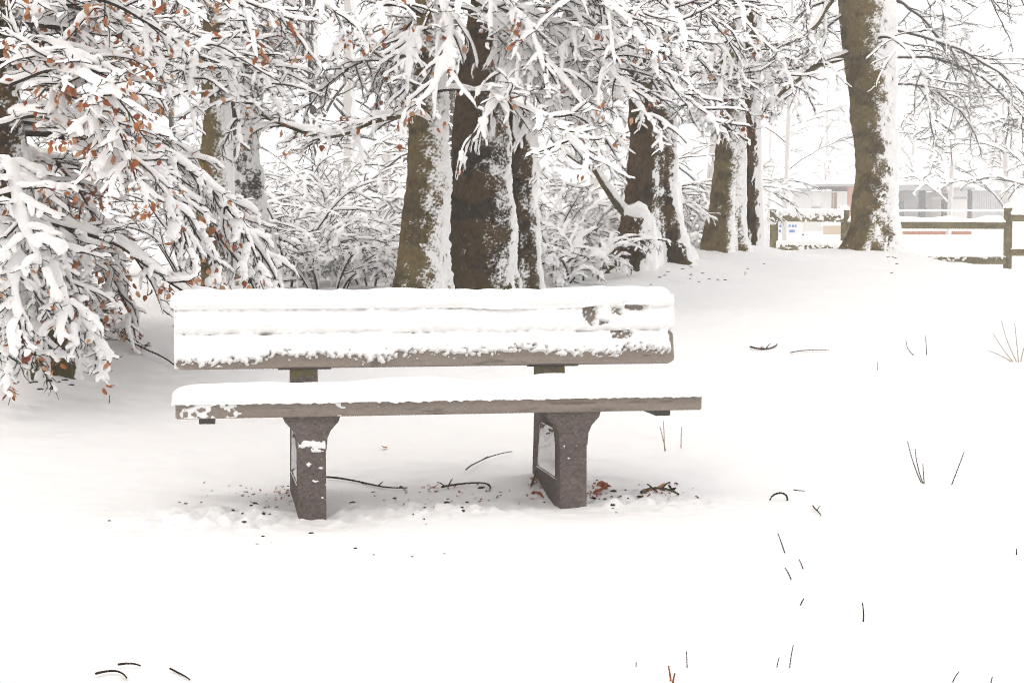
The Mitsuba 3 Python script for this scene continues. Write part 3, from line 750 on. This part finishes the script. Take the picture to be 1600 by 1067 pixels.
def build_background():
    g = 'snowy shrubs in the thicket behind the trees'
    spots = [(455, 14.0, 1.0), (520, 15.0, 1.2), (560, 17.5, 1.7), (480, 18.5, 1.9),
             (870, 14.5, 1.2), (880, 16.0, 1.1), (935, 16.5, 1.7), (1045, 17.5, 1.4), (1062, 16.2, .8), (300, 14.0, 1.3),
             (448, 12.9, .55), (512, 12.6, .60), (585, 12.9, .55), (552, 13.5, .75), (905, 13.2, .55), (868, 12.9, .5)]
    lab = ['low snowy shrub left of the three trunks, nearest the rough barked tree', 'low snowy shrub midway between rough barked tree and the three trunks', 
           'tall snowy shrub standing behind the low shrubs left of the three trunks', 'tall pale snowy shrub behind the rough barked tree', 
           'snowy shrub just right of the three trunks behind the bench', 'snowy shrub between the three trunks and the mossy rooted beech, set back', 'tall snowy shrub seen left of the mossy rooted beech',
           'tall snowy shrub between the mossy rooted beech and the smooth brown trunk', 'low snowy shrub at the left foot of the smooth brown trunk',
           'tall snowy shrub seen behind the olive beech trunk',
           'knee high twiggy shrub just above the left half of the backrest', 'knee high twiggy shrub, second along above the backrest', 'knee high twiggy shrub at the left foot of the olive grey trunk',
           'twiggy shrub behind the knee high ones left of the three trunks', 'knee high twiggy shrub at the left foot of the mossy rooted beech', 'knee high twiggy shrub at the right foot of the slender dark trunk']
    for i, ((px, y, h), l) in enumerate(zip(spots, lab)):
        k = thing('snowy_shrub', l, 'shrub', g)
        shrub(k, (px - CX) / F * y, y, h, 300 + i, 12 if h > .8 else 8, (.026, .018, .0125) if y > 14.5 else (.028, .019, .0125), twig='twig_grey' if y > 14 else 'twig_dark')
    spots = [(290, 26, 9, .07), (505, 23, 8, .07), (545, 31, 11, .09), (600, 36, 11, .10), (705, 27, 10, .10), (930, 33, 11, .09), (1100, 36, 12, .10), (1225, 48, 9, .06)]
    lab = ['bare snowy tree behind the olive beech trunk', 'thin bare sapling in the bright gap left of the three trunks',
           'distant bare tree in the middle of the bright gap', 'faint far tree beside the olive grey trunk', 'distant tree seen between the trunks behind the bench', 'distant bare tree left of the mossy rooted beech', 'far pale tree behind the smooth brown trunk', 'faint far tree left of the lone beech']
    for i, ((px, y, h, r), l) in enumerate(zip(spots, lab)):
        k = thing('bare_tree', l, 'tree', 'bare snowy trees deeper in the wood')
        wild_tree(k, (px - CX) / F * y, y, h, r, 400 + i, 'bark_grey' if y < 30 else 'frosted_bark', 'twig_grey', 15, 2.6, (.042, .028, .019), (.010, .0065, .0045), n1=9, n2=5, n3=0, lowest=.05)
    # trees in the field by the buildings
    spots = [(1480, 62, 7, .07), (1575, 70, 6, .11), (1640, 55, 8, .15), (1420, 130, 12, .12), (1290, 135, 13, .12), (1540, 140, 12, .12), (1200, 125, 12, .12)]
    lab = ['frosted small tree in front of the carport', 'frosted tree with rusty leaves at the right end of the buildings', 'tall frosted tree at the right edge beyond the fence', 'large pale tree behind the carport roof', 'large pale tree behind the grey house', 'large pale tree behind the corrugated shed', 'large pale tree left of the grey house']
    for i, ((px, y, h, r), l) in enumerate(zip(spots, lab)):
        k = thing('frosted_tree', l, 'tree', 'frosted trees round the buildings')
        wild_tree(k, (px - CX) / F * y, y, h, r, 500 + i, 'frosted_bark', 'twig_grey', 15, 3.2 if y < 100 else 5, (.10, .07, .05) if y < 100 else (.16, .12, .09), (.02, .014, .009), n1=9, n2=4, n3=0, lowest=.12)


# ------------------------------------------------------------------ fence and buildings
def xz(px, py, y):
    p = W(px, py, y)
    return p[0], p[2]


def build_fence():
    Y = 26.0
    k = thing('wooden_fence', 'weathered wooden post and rail fence with snow on its rails', 'fence')

    def post(px0, px1, ytop):
        x0, zt = xz(px0, ytop, Y)
        x1, _ = xz(px1, ytop, Y)
        x, r = (x0 + x1) / 2, (x1 - x0) / 2
        zb = float(ground(x, Y)) - .3
        m = trimesh.creation.cylinder(radius=r, height=zt - zb, sections=20)
        v = np.array(m.vertices)
        v[:, 0] *= 1 + .06 * pnoise(v, .1, 2)
        p = obj('post', (v + [x, Y, (zt + zb) / 2], m.faces), 'fence_wood', k, 40)
        c = trimesh.creation.icosphere(subdivisions=3, radius=1)
        v = np.array(c.vertices)
        v[:, 2] = np.where(v[:, 2] < 0, v[:, 2] * .15, v[:, 2])
        v = v * [r * 1.25, r * 1.25, .07]
        obj('snow_cap', (v * (1 + .2 * pnoise(v, .05, 4))[:, None] + [x, Y, zt], c.faces), 'snow_soft', p)
        return p

    def rail(pxa, pxb, ya, yb, th, snow_h, plaster=0.0, y=Y - .09):
        a, za = xz(pxa, ya, y)
        b, zb = xz(pxb, yb, y)
        dz = th / F * y
        n = 60
        v, f, _ = meshkit.arrays(bx(0, 1, -.02, .02, -dz, 0, .004))
        v = v.copy()
        v[:, 2] += za + (zb - za) * v[:, 0]
        v[:, 0] = a + (b - a) * v[:, 0]
        v[:, 1] += y
        r = obj('rail', (v, f), 'fence_wood', k, 30)
        P = np.stack([np.linspace(a, b, n), np.full(n, y), np.linspace(za, zb, n) - .004], -1)[None]
        h = np.full((1, n), snow_h) * (1 + .8 * pnoise(P, .3, 5)) * np.minimum(1, np.minimum(np.arange(n), np.arange(n)[::-1]) / 1.5 + .2)
        obj('snow', snow_tubes(P, np.full((1, n), .035), h, np.zeros((1, n)), 10), 'snow_soft', r)
        if plaster:
            gx, gz = np.meshgrid(np.linspace(0, 1, 220), np.linspace(0, 1, 26), indexing='ij')
            p = np.stack([a + (b - a) * gx, 0 * gx, za + (zb - za) * gx - dz * gz], -1)
            m = plaster - gz * .75 + 1.3 * pnoise(p, .035, 6, 2)
            p[..., 1] = y - .02 - np.clip(m * .05, -.01, .02)
            obj('snow_crust', (p.reshape(-1, 3), grid_faces(220, 26)), 'snow_soft', r)
    post(1203, 1216, 329)
    post(1314, 1327, 328)
    post(1569, 1582, 325)
    post(1822, 1835, 325)
    rail(1212, 1318, 329, 330, 17, .025, .50)
    rail(1212, 1318, 379, 380, 12, .03, .45)
    rail(1324, 1571, 346, 347, 11, .065)
    rail(1324, 1571, 400, 401, 12, .035, .12)
    rail(1579, 1826, 335, 336, 11, .085)
    rail(1579, 1826, 389, 390, 11, .03)
    # thin snowy wire of the field fence behind
    P = np.array([W(px, 329 + .25 * math.sin(i * 2.1), 33) for i, px in enumerate(np.linspace(1330, 1640, 40))])[None]
    obj('snowy_cable', tubes(P, np.full((1, 40), .022), 6), 'snow_soft', cat='cable', label='thin snow covered cable strung above the fence rail')


def build_buildings():
    Y = 100.0
    gz = float(ground(18, Y)) - .3
    # grey house
    k = thing('grey_house', 'low grey clad house with snowy roof left of the lone beech', 'house')

    def slab(name, par, px0, px1, py0, py1, mat, y0, y1, smooth=False, kk=None):
        x0, z1 = xz(px0, py0, Y)
        x1, z0 = xz(px1, py1, Y)
        return obj(name, bx(x0, x1, y0, y1, z0, z1), mat, par, smooth)
    x0, zt = xz(1237, 299, Y)
    x1, _ = xz(1324, 299, Y)
    wl = obj('wall', bx(x0, x1, Y + .03, Y + 6, gz, zt), 'wall_grey', k, False)
    n = 22
    for i in range(n):
        a = x0 + (x1 - x0) * i / n
        obj('cladding_board', bx(a + .012, a + (x1 - x0) / n - .012, Y, Y + .029, gz, zt - .01), 'wall_grey', wl, False)
    xb, zb = xz(1324, 292, Y)
    x2, _ = xz(1345, 292, Y)
    bw = obj('brick_wall', bx(xb + .002, x2, Y + .05, Y + 5, gz, zb), 'brick_orange', k, False)
    slab('roof', k, 1233, 1266, 295, 298.8, 'fascia_grey', Y - .5, Y + 6)
    slab('roof', k, 1266.2, 1352, 289, 291.8, 'fascia_grey', Y - .6, Y + 6)
    xa, za = xz(1232, 295, Y)
    xc, zc = xz(1266, 289, Y)
    for (pa, pb, pz, hh) in ((1232, 1267, 295, .24), (1265, 1353, 289, .26)):
        a, z = xz(pa, pz, Y)
        b, _ = xz(pb, pz, Y)
        nn = 40
        P = np.stack([np.linspace(a, b, nn), np.full(nn, Y + 2.7), np.full(nn, z - .01)], -1)[None]
        h = hh * (1 + .35 * pnoise(P, 1.1, 7)) * np.minimum(1, np.minimum(np.arange(nn), np.arange(nn)[::-1]) / 1.0 + .3)
        obj('roof_snow', snow_tubes(P, np.full((1, nn), 3.3), h, np.zeros((1, nn)), 14), 'snow_soft', k)
    d = slab('door', k, 1298, 1308.5, 300, 332, 'white_paint', Y - .05, Y - .002)
    slab('door_leaf', d, 1302.5, 1307.3, 301, 332, 'door_brown', Y - .07, Y - .051)
    slab('door_glass', d, 1299, 1301.5, 301, 326, 'door_brown', Y - .07, Y - .051)
    w = slab('window', k, 1270, 1281, 301, 323, 'white_paint', Y - .05, Y - .002)
    slab('pane', w, 1272, 1279, 303, 321, 'wall_grey', Y - .06, Y - .051)
    slab('sill', w, 1268.5, 1281, 323.5, 326, 'fascia_grey', Y - .16, Y - .002)
    slab('lamp_box', k, 1278, 1286, 292.5, 297, 'dark_frame', Y - .45, Y - .01)
    # carport and the sheds
    k = thing('carport', 'grey flat roofed carport with dark posts right of the lone beech', 'carport')
    slab('roof', k, 1396, 1450, 291, 298.5, 'fascia_grey', Y - 1.5, Y + 5)
    a, z = xz(1394, 291, Y)
    b, _ = xz(1451, 291, Y)
    nn = 30
    P = np.stack([np.linspace(a, b, nn), np.full(nn, Y + 1.8), np.full(nn, z - .01)], -1)[None]
    obj('roof_snow', snow_tubes(P, np.full((1, nn), 3.35), .26 * (1 + .4 * pnoise(P, 1, 8)), np.zeros((1, nn)), 14), 'snow_soft', k)
    slab('post', k, 1429.5, 1438, 298.6, 345, 'dark_frame', Y - 1.2, Y - .9)
    bw = slab('back_wall', k, 1390, 1488, 298.7, 345, 'wall_panel_grey', Y + 3.0, Y + 3.2)
    slab('window', k, 1404, 1430, 300, 309, 'warm_blind', Y + 2.9, Y + 2.99)
    slab('window', k, 1404, 1430, 313, 340, 'window_glass', Y + 2.9, Y + 2.99)
    slab('rail', k, 1438, 1471, 309, 311.5, 'fascia_grey', Y - .9, Y - .8)
    k = thing('grey_shed', 'pale grey shed with a dark corner post behind the frosted tree', 'shed')
    slab('corner_post', k, 1469, 1476, 303, 345, 'dark_frame', Y - .6, Y - .3)
    slab('wall', k, 1476.2, 1509, 297, 345, 'wall_grey', Y - .3, Y + 3)
    slab('band', k, 1476.5, 1508, 308, 311.5, 'fascia_grey', Y - .36, Y - .302)
    slab('doorway', k, 1509.2, 1516, 296, 345, 'dark_frame', Y - .1, Y + 3)
    slab('roof', k, 1466, 1518, 293.5, 296.8, 'fascia_grey', Y - .8, Y + 3.2)
    k = thing('corrugated_shed', 'grey corrugated metal shed at the right end of the buildings', 'shed')
    slab('wall', k, 1518, 1575, 297, 345, 'wall_panel_grey', Y - .2, Y + 3)
    for i in range(16):
        slab('sheet_rib', k, 1519 + i * 3.5, 1520.7 + i * 3.5, 297.5, 345, 'wall_panel_grey', Y - .26, Y - .202)
    a, z = xz(1514, 297, Y)
    b, _ = xz(1579, 297, Y)
    P = np.stack([np.linspace(a, b, nn), np.full(nn, Y + 1.2), np.full(nn, z - .03)], -1)[None]
    obj('roof_snow', snow_tubes(P, np.full((1, nn), 1.9), .3 * (1 + .5 * pnoise(P, 1, 9)), np.zeros((1, nn)), 14), 'snow_soft', k)
    # low garden walls
    Yw = 62.0

    def lowwall(px0, px1, py0, py1, mat, label, name='garden_wall'):
        k = thing(name, label, 'wall')
        x0, z1 = xz(px0, py0, Yw)
        x1, _ = xz(px1, py0, Yw)
        z0 = float(ground((x0 + x1) / 2, Yw)) - .2
        obj('wall_face', bx(x0, x1, Yw, Yw + .25, z0, z1), mat, k, False)
        P = np.stack([np.linspace(x0 - .05, x1 + .05, 40), np.full(40, Yw + .12), np.full(40, z1 - .01)], -1)[None]
        obj('snow', snow_tubes(P, np.full((1, 40), .22), .11 * (1 + .8 * pnoise(P, .4, 3)), np.zeros((1, 40)), 10), 'snow_soft', k)
    lowwall(1405, 1518, 361, 366, 'brick_orange', 'low orange brick garden wall seen under the fence rail')
    lowwall(1288, 1318, 352, 366, 'warm_blind', 'low tan garden wall left of the lone beech')
    # banner with blue lettering, too small to read
    k = thing('white_banner', 'white banner with blue lettering seen under the left fence rail', 'banner')
    x0, z1 = xz(1214, 348, 58)
    x1, z0 = xz(1256, 366, 58)
    obj('cloth', bx(x0, x1, 58, 58.02, z0, z1), 'white_paint', k, False)
    rng = np.random.default_rng(9)
    for row, (pa, pb) in enumerate(((1218, 1244), (1217, 1240))):
        px = pa
        while px < pb:
            w = rng.uniform(1.5, 3.2)
            h = rng.uniform(2.5, 4.0)
            a, zt = xz(px, 351 + row * 8 + (4 - h) * .5, 58)
            b, zl = xz(px + w, 351 + row * 8 + 4.2, 58)
            obj('lettering', bx(a, b, 57.99, 57.999, zl, zt), 'blue_paint', k, False)
            px += w + rng.uniform(.6, 2.2)
    for px in (1215, 1255):
        x, _ = xz(px, 350, 58.05)
        obj('stake', bx(x - .03, x + .03, 58.03, 58.09, float(ground(x, 58)) - .2, z1 + .03), 'fence_wood', k, False)


# ------------------------------------------------------------------ leaves
def leaf_shape(seed):
    """one curled beech leaf, hanging from its stalk at the origin"""
    rng = np.random.default_rng(seed)
    s = np.linspace(0, 1, 6)
    w = 0.27 * np.sin(np.pi * s ** 0.75) * rng.uniform(.7, 1.1)
    cur, fold = rng.uniform(-1.2, 1.6), rng.uniform(.2, 1.0)
    ang = np.cumsum(np.full(6, cur / 6))
    cz, cy = -np.cumsum(np.cos(ang)) / 6, np.cumsum(np.sin(ang)) / 6
    V = np.stack([np.stack([-w, cy + fold * w, cz], -1), np.stack([0 * w, cy, cz], -1), np.stack([w, cy + fold * w * rng.uniform(.4, 1.2), cz], -1)], 1)
    V += .03 * rng.normal(size=V.shape) * (w[:, None, None] > .05)
    return V.reshape(-1, 3), grid_faces(6, 3)


def build_leaves():
    shapes = [leaf_shape(i) for i in range(6)]
    mats = ['leaf_orange', 'leaf_rust', 'leaf_tan']
    n_part, rest = {}, {}
    for parent, P, sd in LEAF_SITES:
        rng = np.random.default_rng(sd)
        for p in P:
            for _ in range(int(rng.integers(1, 4))):
                q = p + rng.normal(0, .018, 3) - [0, 0, .012]
                s = rng.uniform(.034, .064)
                m = np.array(trimesh.transformations.euler_matrix(rng.normal(0, .5), rng.normal(0, .5), rng.uniform(0, 6.28)))[:3, :3] * s
                v, f = shapes[int(rng.integers(6))]
                mesh = (v @ m.T + q, f)
                mat = mats[int(rng.choice(3, p=[.40, .22, .38]))]
                if n_part.get(parent, 0) < 280:
                    n_part[parent] = n_part.get(parent, 0) + 1
                    obj('leaf', mesh, mat, parent)
                else:
                    rest.setdefault((parent, mat), []).append(mesh)
    for (parent, mat), ms in rest.items():
        obj('foliage', cat_mesh(ms), mat, parent, kind='stuff')


# ------------------------------------------------------------------ small things on the snow
def on_ground(px, py):
    """where the pixel's line of sight meets the snow"""
    lo, hi = 2.5, 26.0
    ys = np.linspace(lo, hi, 2400)
    P = np.array([W(px, py, y) for y in (lo, hi)])
    Q = P[0] + (P[1] - P[0]) * ((ys - lo) / (hi - lo))[:, None]
    g = ground(Q[:, 0], Q[:, 1])
    i = np.argmax(Q[:, 2] < g)
    q = Q[i].copy()
    q[2] = g[i]
    return q


def stalk_mesh(base, dirs, rng, r=.0022):
    """dirs: list of offsets (dx, dz, bend) in metres"""
    out = []
    for dx, dz, bend in dirs:
        e = base + np.array([dx, rng.uniform(-.04, .04), dz])
        b = base + np.array([rng.normal(0, .004), rng.normal(0, .004), -.03])
        m = (b + e) / 2 + np.array([bend, 0, .01])
        P = ctrl_path([b, m, e], 8, rng, .002)[None]
        out.append(tubes(P, np.linspace(r, r * .6, 8)[None], 5))
    return out


def build_small():
    rng = np.random.default_rng(77)
    G = 'dry grass tufts poking through the snow'
    for (px, py, st, lab) in (
            (1447, 755, [(-.065, .15, -.01), (-.045, .13, -.01), (-.02, .075, 0)], 'tuft of three dark dry grass blades leaning left, right of the bench'),
            (1483, 758, [(.055, .12, .004)], 'single dry grass blade leaning right beside the three blade tuft'),
            (1592, 565, [(-.09, .10, -.01), (-.06, .15, -.01), (-.02, .14, 0), (-.11, .04, 0), (.04, .16, 0)], 'pale spreading grass tuft at the right edge of the snow'),
            (1230, 865, [(-.03, .07, -.003)], 'dark grass blade leaning left, upper one of the pair below the curled grass'),
            (1242, 905, [(-.04, .045, 0)], 'short dark blade lying lower left of the curled grass'),
            (1256, 890, [(-.012, .03, 0)], 'tiny bent grass blade beside the short dark blade'),
            (1251, 945, [(.006, .03, 0)], 'tiny upright grass blade in the open snow'),
            (1348, 970, [(-.012, .075, .006)], 'dark curved blade standing alone in the lower right snow'),
            (1212, 1042, [(.012, .037, 0)], 'short thick dark blade near the bottom edge'),
            (1228, 1044, [(.036, .075, 0)], 'long slanting blade right of the short thick one'),
            (1486, 1065, [(.016, .045, 0)], 'thin slanting blade at the bottom right corner'),
            (1074, 1045, [(.0, .055, 0)], 'upright beaded stalk near the bottom edge'),
            (992, 1040, [(.003, .025, 0)], 'tiny stalk left of the beaded one'),
            (1588, 868, [(.012, .018, 0)], 'tiny dark blade at the far right edge'),
            (1448, 555, [(-.002, .07, 0), (-.07, .055, -.03)], 'bent dark grass stem folded to the left on the slope'),
            (1370, 578, [(-.004, .03, 0)], 'small tan stub standing in the slope'),
            (1040, 705, [(-.022, .09, 0), (-.008, .11, 0), (.0, .0, 0)], 'pale thin stalks under the right end of the bench'),
            (1065, 700, [(-.004, .08, 0)], 'faint single stalk below the right bench batten'),
            (172, 632, [(-.008, .03, 0)], 'tiny stem in the snow left of the bench'),
            (1548, 1065, [(-.01, .03, 0)], 'tiny twig tip at the bottom edge right')):
        b = on_ground(px, py)
        sc = b[1] / 6.5
        d = [(x * sc * 1.0, z * sc, c * sc) for x, z, c in st]
        obj('grass_tuft', cat_mesh(stalk_mesh(b, d, rng, .0026 if b[1] > 4.6 else .0017)), 'straw' if 'pale' in lab or 'faint' in lab or 'tan stub' in lab else 'twig_dark', cat='grass', label=lab, group=G)
    # curled arc of grass
    c = on_ground(1215, 782)
    P = ctrl_path([c + [-.03, 0, -.01], c + [-.015, 0, .025], c + [.02, 0, .03], c + [.035, 0, -.01]], 10, rng, .003)[None]
    obj('curled_grass', tubes(P, np.full((1, 10), .004), 5), 'twig_dark', cat='grass', label='curled dark grass arch right of the bench')

    def fallen(pts, r, lab, mat='twig_dark', side=(), lift=.012):
        W3 = [on_ground(*p) + [0, 0, lift] for p in pts]
        P = ctrl_path(W3, 16, rng, .006)[None]
        ms = [tubes(P, np.linspace(r, r * .6, 16)[None], 6)]
        for (i, dx, dz) in side:
            q = P[0, i]
            S = ctrl_path([q, q + [dx * .5, -.01, dz * .6], q + [dx, -.02, dz]], 6, rng, .003)[None]
            ms.append(tubes(S, np.linspace(r * .7, r * .4, 6)[None], 5))
        obj('fallen_twig', cat_mesh(ms), mat, cat='twig', label=lab, group='fallen twigs on the snow')
    fallen([(510, 750), (550, 754), (590, 763), (636, 766)], .0045, 'long dark twig lying right of the left bench leg', side=((10, .02, .02), (6, .03, -.005)))
    fallen([(690, 766), (716, 761), (744, 759), (763, 772)], .0045, 'forked dark twig between the bench legs', side=((2, .015, .03), (11, .03, -.02), (1, -.03, .02)))
    fallen([(728, 742), (750, 727), (775, 718), (800, 712)], .0032, 'thin pale grey twig slanting up between the bench legs', 'twig_grey', side=((7, .03, .02),), lift=.02)
    fallen([(1002, 774), (1028, 769), (1058, 777)], .0065, 'brown curled twig with bark right of the right leg', 'limb_bark', side=((8, .03, .03), (4, -.02, .02)))
    fallen([(830, 770), (838, 745), (834, 715)], .005, 'upright brown twig leaning on the right leg', 'limb_bark', lift=.03)
    fallen([(185, 1045), (205, 1043), (220, 1047)], .003, 'short curved black twig near the lower left edge', lift=.01)
    fallen([(150, 1060), (168, 1054), (195, 1066)], .003, 'black bent twig at the lower left bottom edge', side=((12, .012, -.005),), lift=.01)
    fallen([(266, 1050), (280, 1056), (295, 1066)], .0026, 'short straight black twig at the bottom left', lift=.008)
    fallen([(190, 533), (215, 548), (250, 565), (275, 582)], .0055, 'long dark twig trailing from the left shrub to the bench', lift=.03, side=((6, .03, .03),))
    fallen([(1172, 546), (1190, 548), (1214, 540)], .005, 'thin dark twig on the slope right of the backrest', side=((7, .02, .03),))
    fallen([(1235, 555), (1265, 550), (1295, 551)], .003, 'thin grey stem lying on the slope', 'twig_grey')
    fallen([(1240, 770), (1258, 772)], .0025, 'short thin stem beside the curled grass', 'twig_grey')
    fallen([(1270, 795), (1282, 810)], .003, 'short slanting twig below the curled grass', side=((8, .01, .02),))
    # red shoots at the lower edge
    b = on_ground(1047, 1066)
    obj('red_shoot', cat_mesh(stalk_mesh(b, [(-.004, .035, 0), (.008, .028, 0)], rng, .003)), 'leaf_rust', cat='shoot', label='reddish forked shoot at the bottom edge of the snow')
    # dead leaves
    for px, py, s, mt, lab in ((597, 705, .05, 'leaf_orange', 'orange dead leaf alone on the snow under the bench'), (925, 768, .085, 'leaf_rust', 'rust brown dead leaf leaning against the right leg'),
                               (930, 778, .07, 'leaf_orange', 'crumpled brown leaf in front of the rust one by the right leg'), (692, 762, .06, 'leaf_rust', 'dark brown leaf under the forked twig'),
                               (1050, 770, .07, 'bark_dark', 'dark curled leaf at the end of the brown twig'), (1185, 547, .06, 'leaf_tan', 'tan leaf beside the thin dark twig on the slope'),
                               (838, 752, .07, 'leaf_tan', 'tan leaf stuck on the upright twig'),
                               (836, 774, .06, 'leaf_rust', 'brown leaf at the foot of the upright twig'), (938, 765, .05, 'leaf_rust', 'small rust leaf rightmost of those by the right leg'),
                               (920, 786, .05, 'limb_bark', 'dark leaf lying nearest the foot of the right leg'), (1022, 768, .06, 'leaf_tan', 'tan leaf lying over the brown curled twig'),
                               (472, 762, .05, 'limb_bark', 'dark leaf half buried behind the left leg')):
        p = on_ground(px, py)
        v, f = leaf_shape(int(px))
        m = np.array(trimesh.transformations.euler_matrix(rng.uniform(.9, 1.5), rng.normal(0, .4), rng.uniform(0, 6.28)))[:3, :3]
        obj('dead_leaf', (v @ m.T * s + p + [0, 0, .02], f), mt, cat='leaf', label=lab, group='dead leaves on the snow')
    # crumbs of bark and leaf round the feet of the bench
    ms = []
    for (cx, cy, rx, ry, n) in ((385, 780, 75, 20, 42), (700, 775, 120, 18, 34), (960, 778, 80, 16, 26), (560, 820, 260, 40, 9), (620, 865, 200, 20, 6)):
        for _ in range(n):
            p = on_ground(cx + rng.normal(0, .6) * rx, cy + rng.normal(0, .6) * ry)
            c = trimesh.creation.icosphere(subdivisions=1, radius=1)
            s = rng.uniform(.002, .005) if rng.random() < .85 else rng.uniform(.005, .0085)
            v = np.array(c.vertices) * [s * rng.uniform(.8, 2.2), s * rng.uniform(.8, 1.5), s * .6]
            a = rng.uniform(0, 6.28)
            v = v @ np.array([[math.cos(a), -math.sin(a), 0], [math.sin(a), math.cos(a), 0], [0, 0, 1]])
            ms.append((v + rng.normal(0, s * .15, v.shape) + p, np.array(c.faces)))
    for (cx, cy, n) in ((1060, 432, 10), (1180, 420, 4), (1110, 440, 6), (60, 600, 14), (1380, 412, 6)):
        for _ in range(n):
            p = on_ground(cx + rng.normal(0, 35), cy + rng.normal(0, 10))
            c = trimesh.creation.icosphere(subdivisions=1, radius=1)
            v = np.array(c.vertices) * [rng.uniform(.008, .02), .008, .005]
            ms.append((v + p, np.array(c.faces)))
    mb = []
    for (cx, cy, rx, ry, n) in ((928, 772, 16, 14, 34), (836, 765, 10, 14, 22), (1030, 772, 40, 10, 26), (440, 772, 40, 10, 26), (700, 770, 80, 14, 24)):
        for _ in range(n):
            p = on_ground(cx + rng.normal(0, .6) * rx, cy + rng.normal(0, .6) * ry)
            v, f = leaf_shape(int(rng.integers(1000)))
            m = np.array(trimesh.transformations.euler_matrix(rng.uniform(.6, 1.6), rng.normal(0, .6), rng.uniform(0, 6.28)))[:3, :3]
            mb.append((v @ m.T * rng.uniform(.010, .028) + p + [0, 0, .008], f))
    obj('leaf_crumbs', cat_mesh(mb), 'leaf_rust', kind='stuff', label='brown broken leaf pieces on the snow round the bench legs')
    obj('leaf_litter', cat_mesh(ms), 'twig_dark', kind='stuff', smooth=False, label='dark crumbs of leaf and bark strewn on the snow round the bench legs')


for nm, px, y, mr, mh in (('J', 1362, 18.0, .75, .05), ('D', 1020, 14.0, .6, .10), ('E', 1130, 15.0, .5, .12), ('F', 1180, 15.6, .4, .10), ('A', 658, 11.5, .5, .05), ('G', 85, 9.0, .4, .05)):
    MOUNDS.append(((px - CX) / F * y, y, mr, mh))
build_ground()
build_bench()
trees = build_trees()
build_boughs(trees)
build_background()
build_fence()
build_buildings()
build_leaves()
build_small()

# ------------------------------------------------------------------ the snowy air
scene['snowy_air'] = {'type': 'homogeneous', 'albedo': 0.96, 'sigma_t': 0.004}
scene['haze'] = {'type': 'cube', 'to_world': T().translate([0, 325, 12]) @ T().scale([650, 675, 15]), 'bsdf': {'type': 'null'}, 'interior': {'type': 'ref', 'id': 'snowy_air'}}
labels['haze'] = {'kind': 'stuff', 'label': 'thin white winter haze'}
scene['camera']['medium'] = {'type': 'ref', 'id': 'snowy_air'}
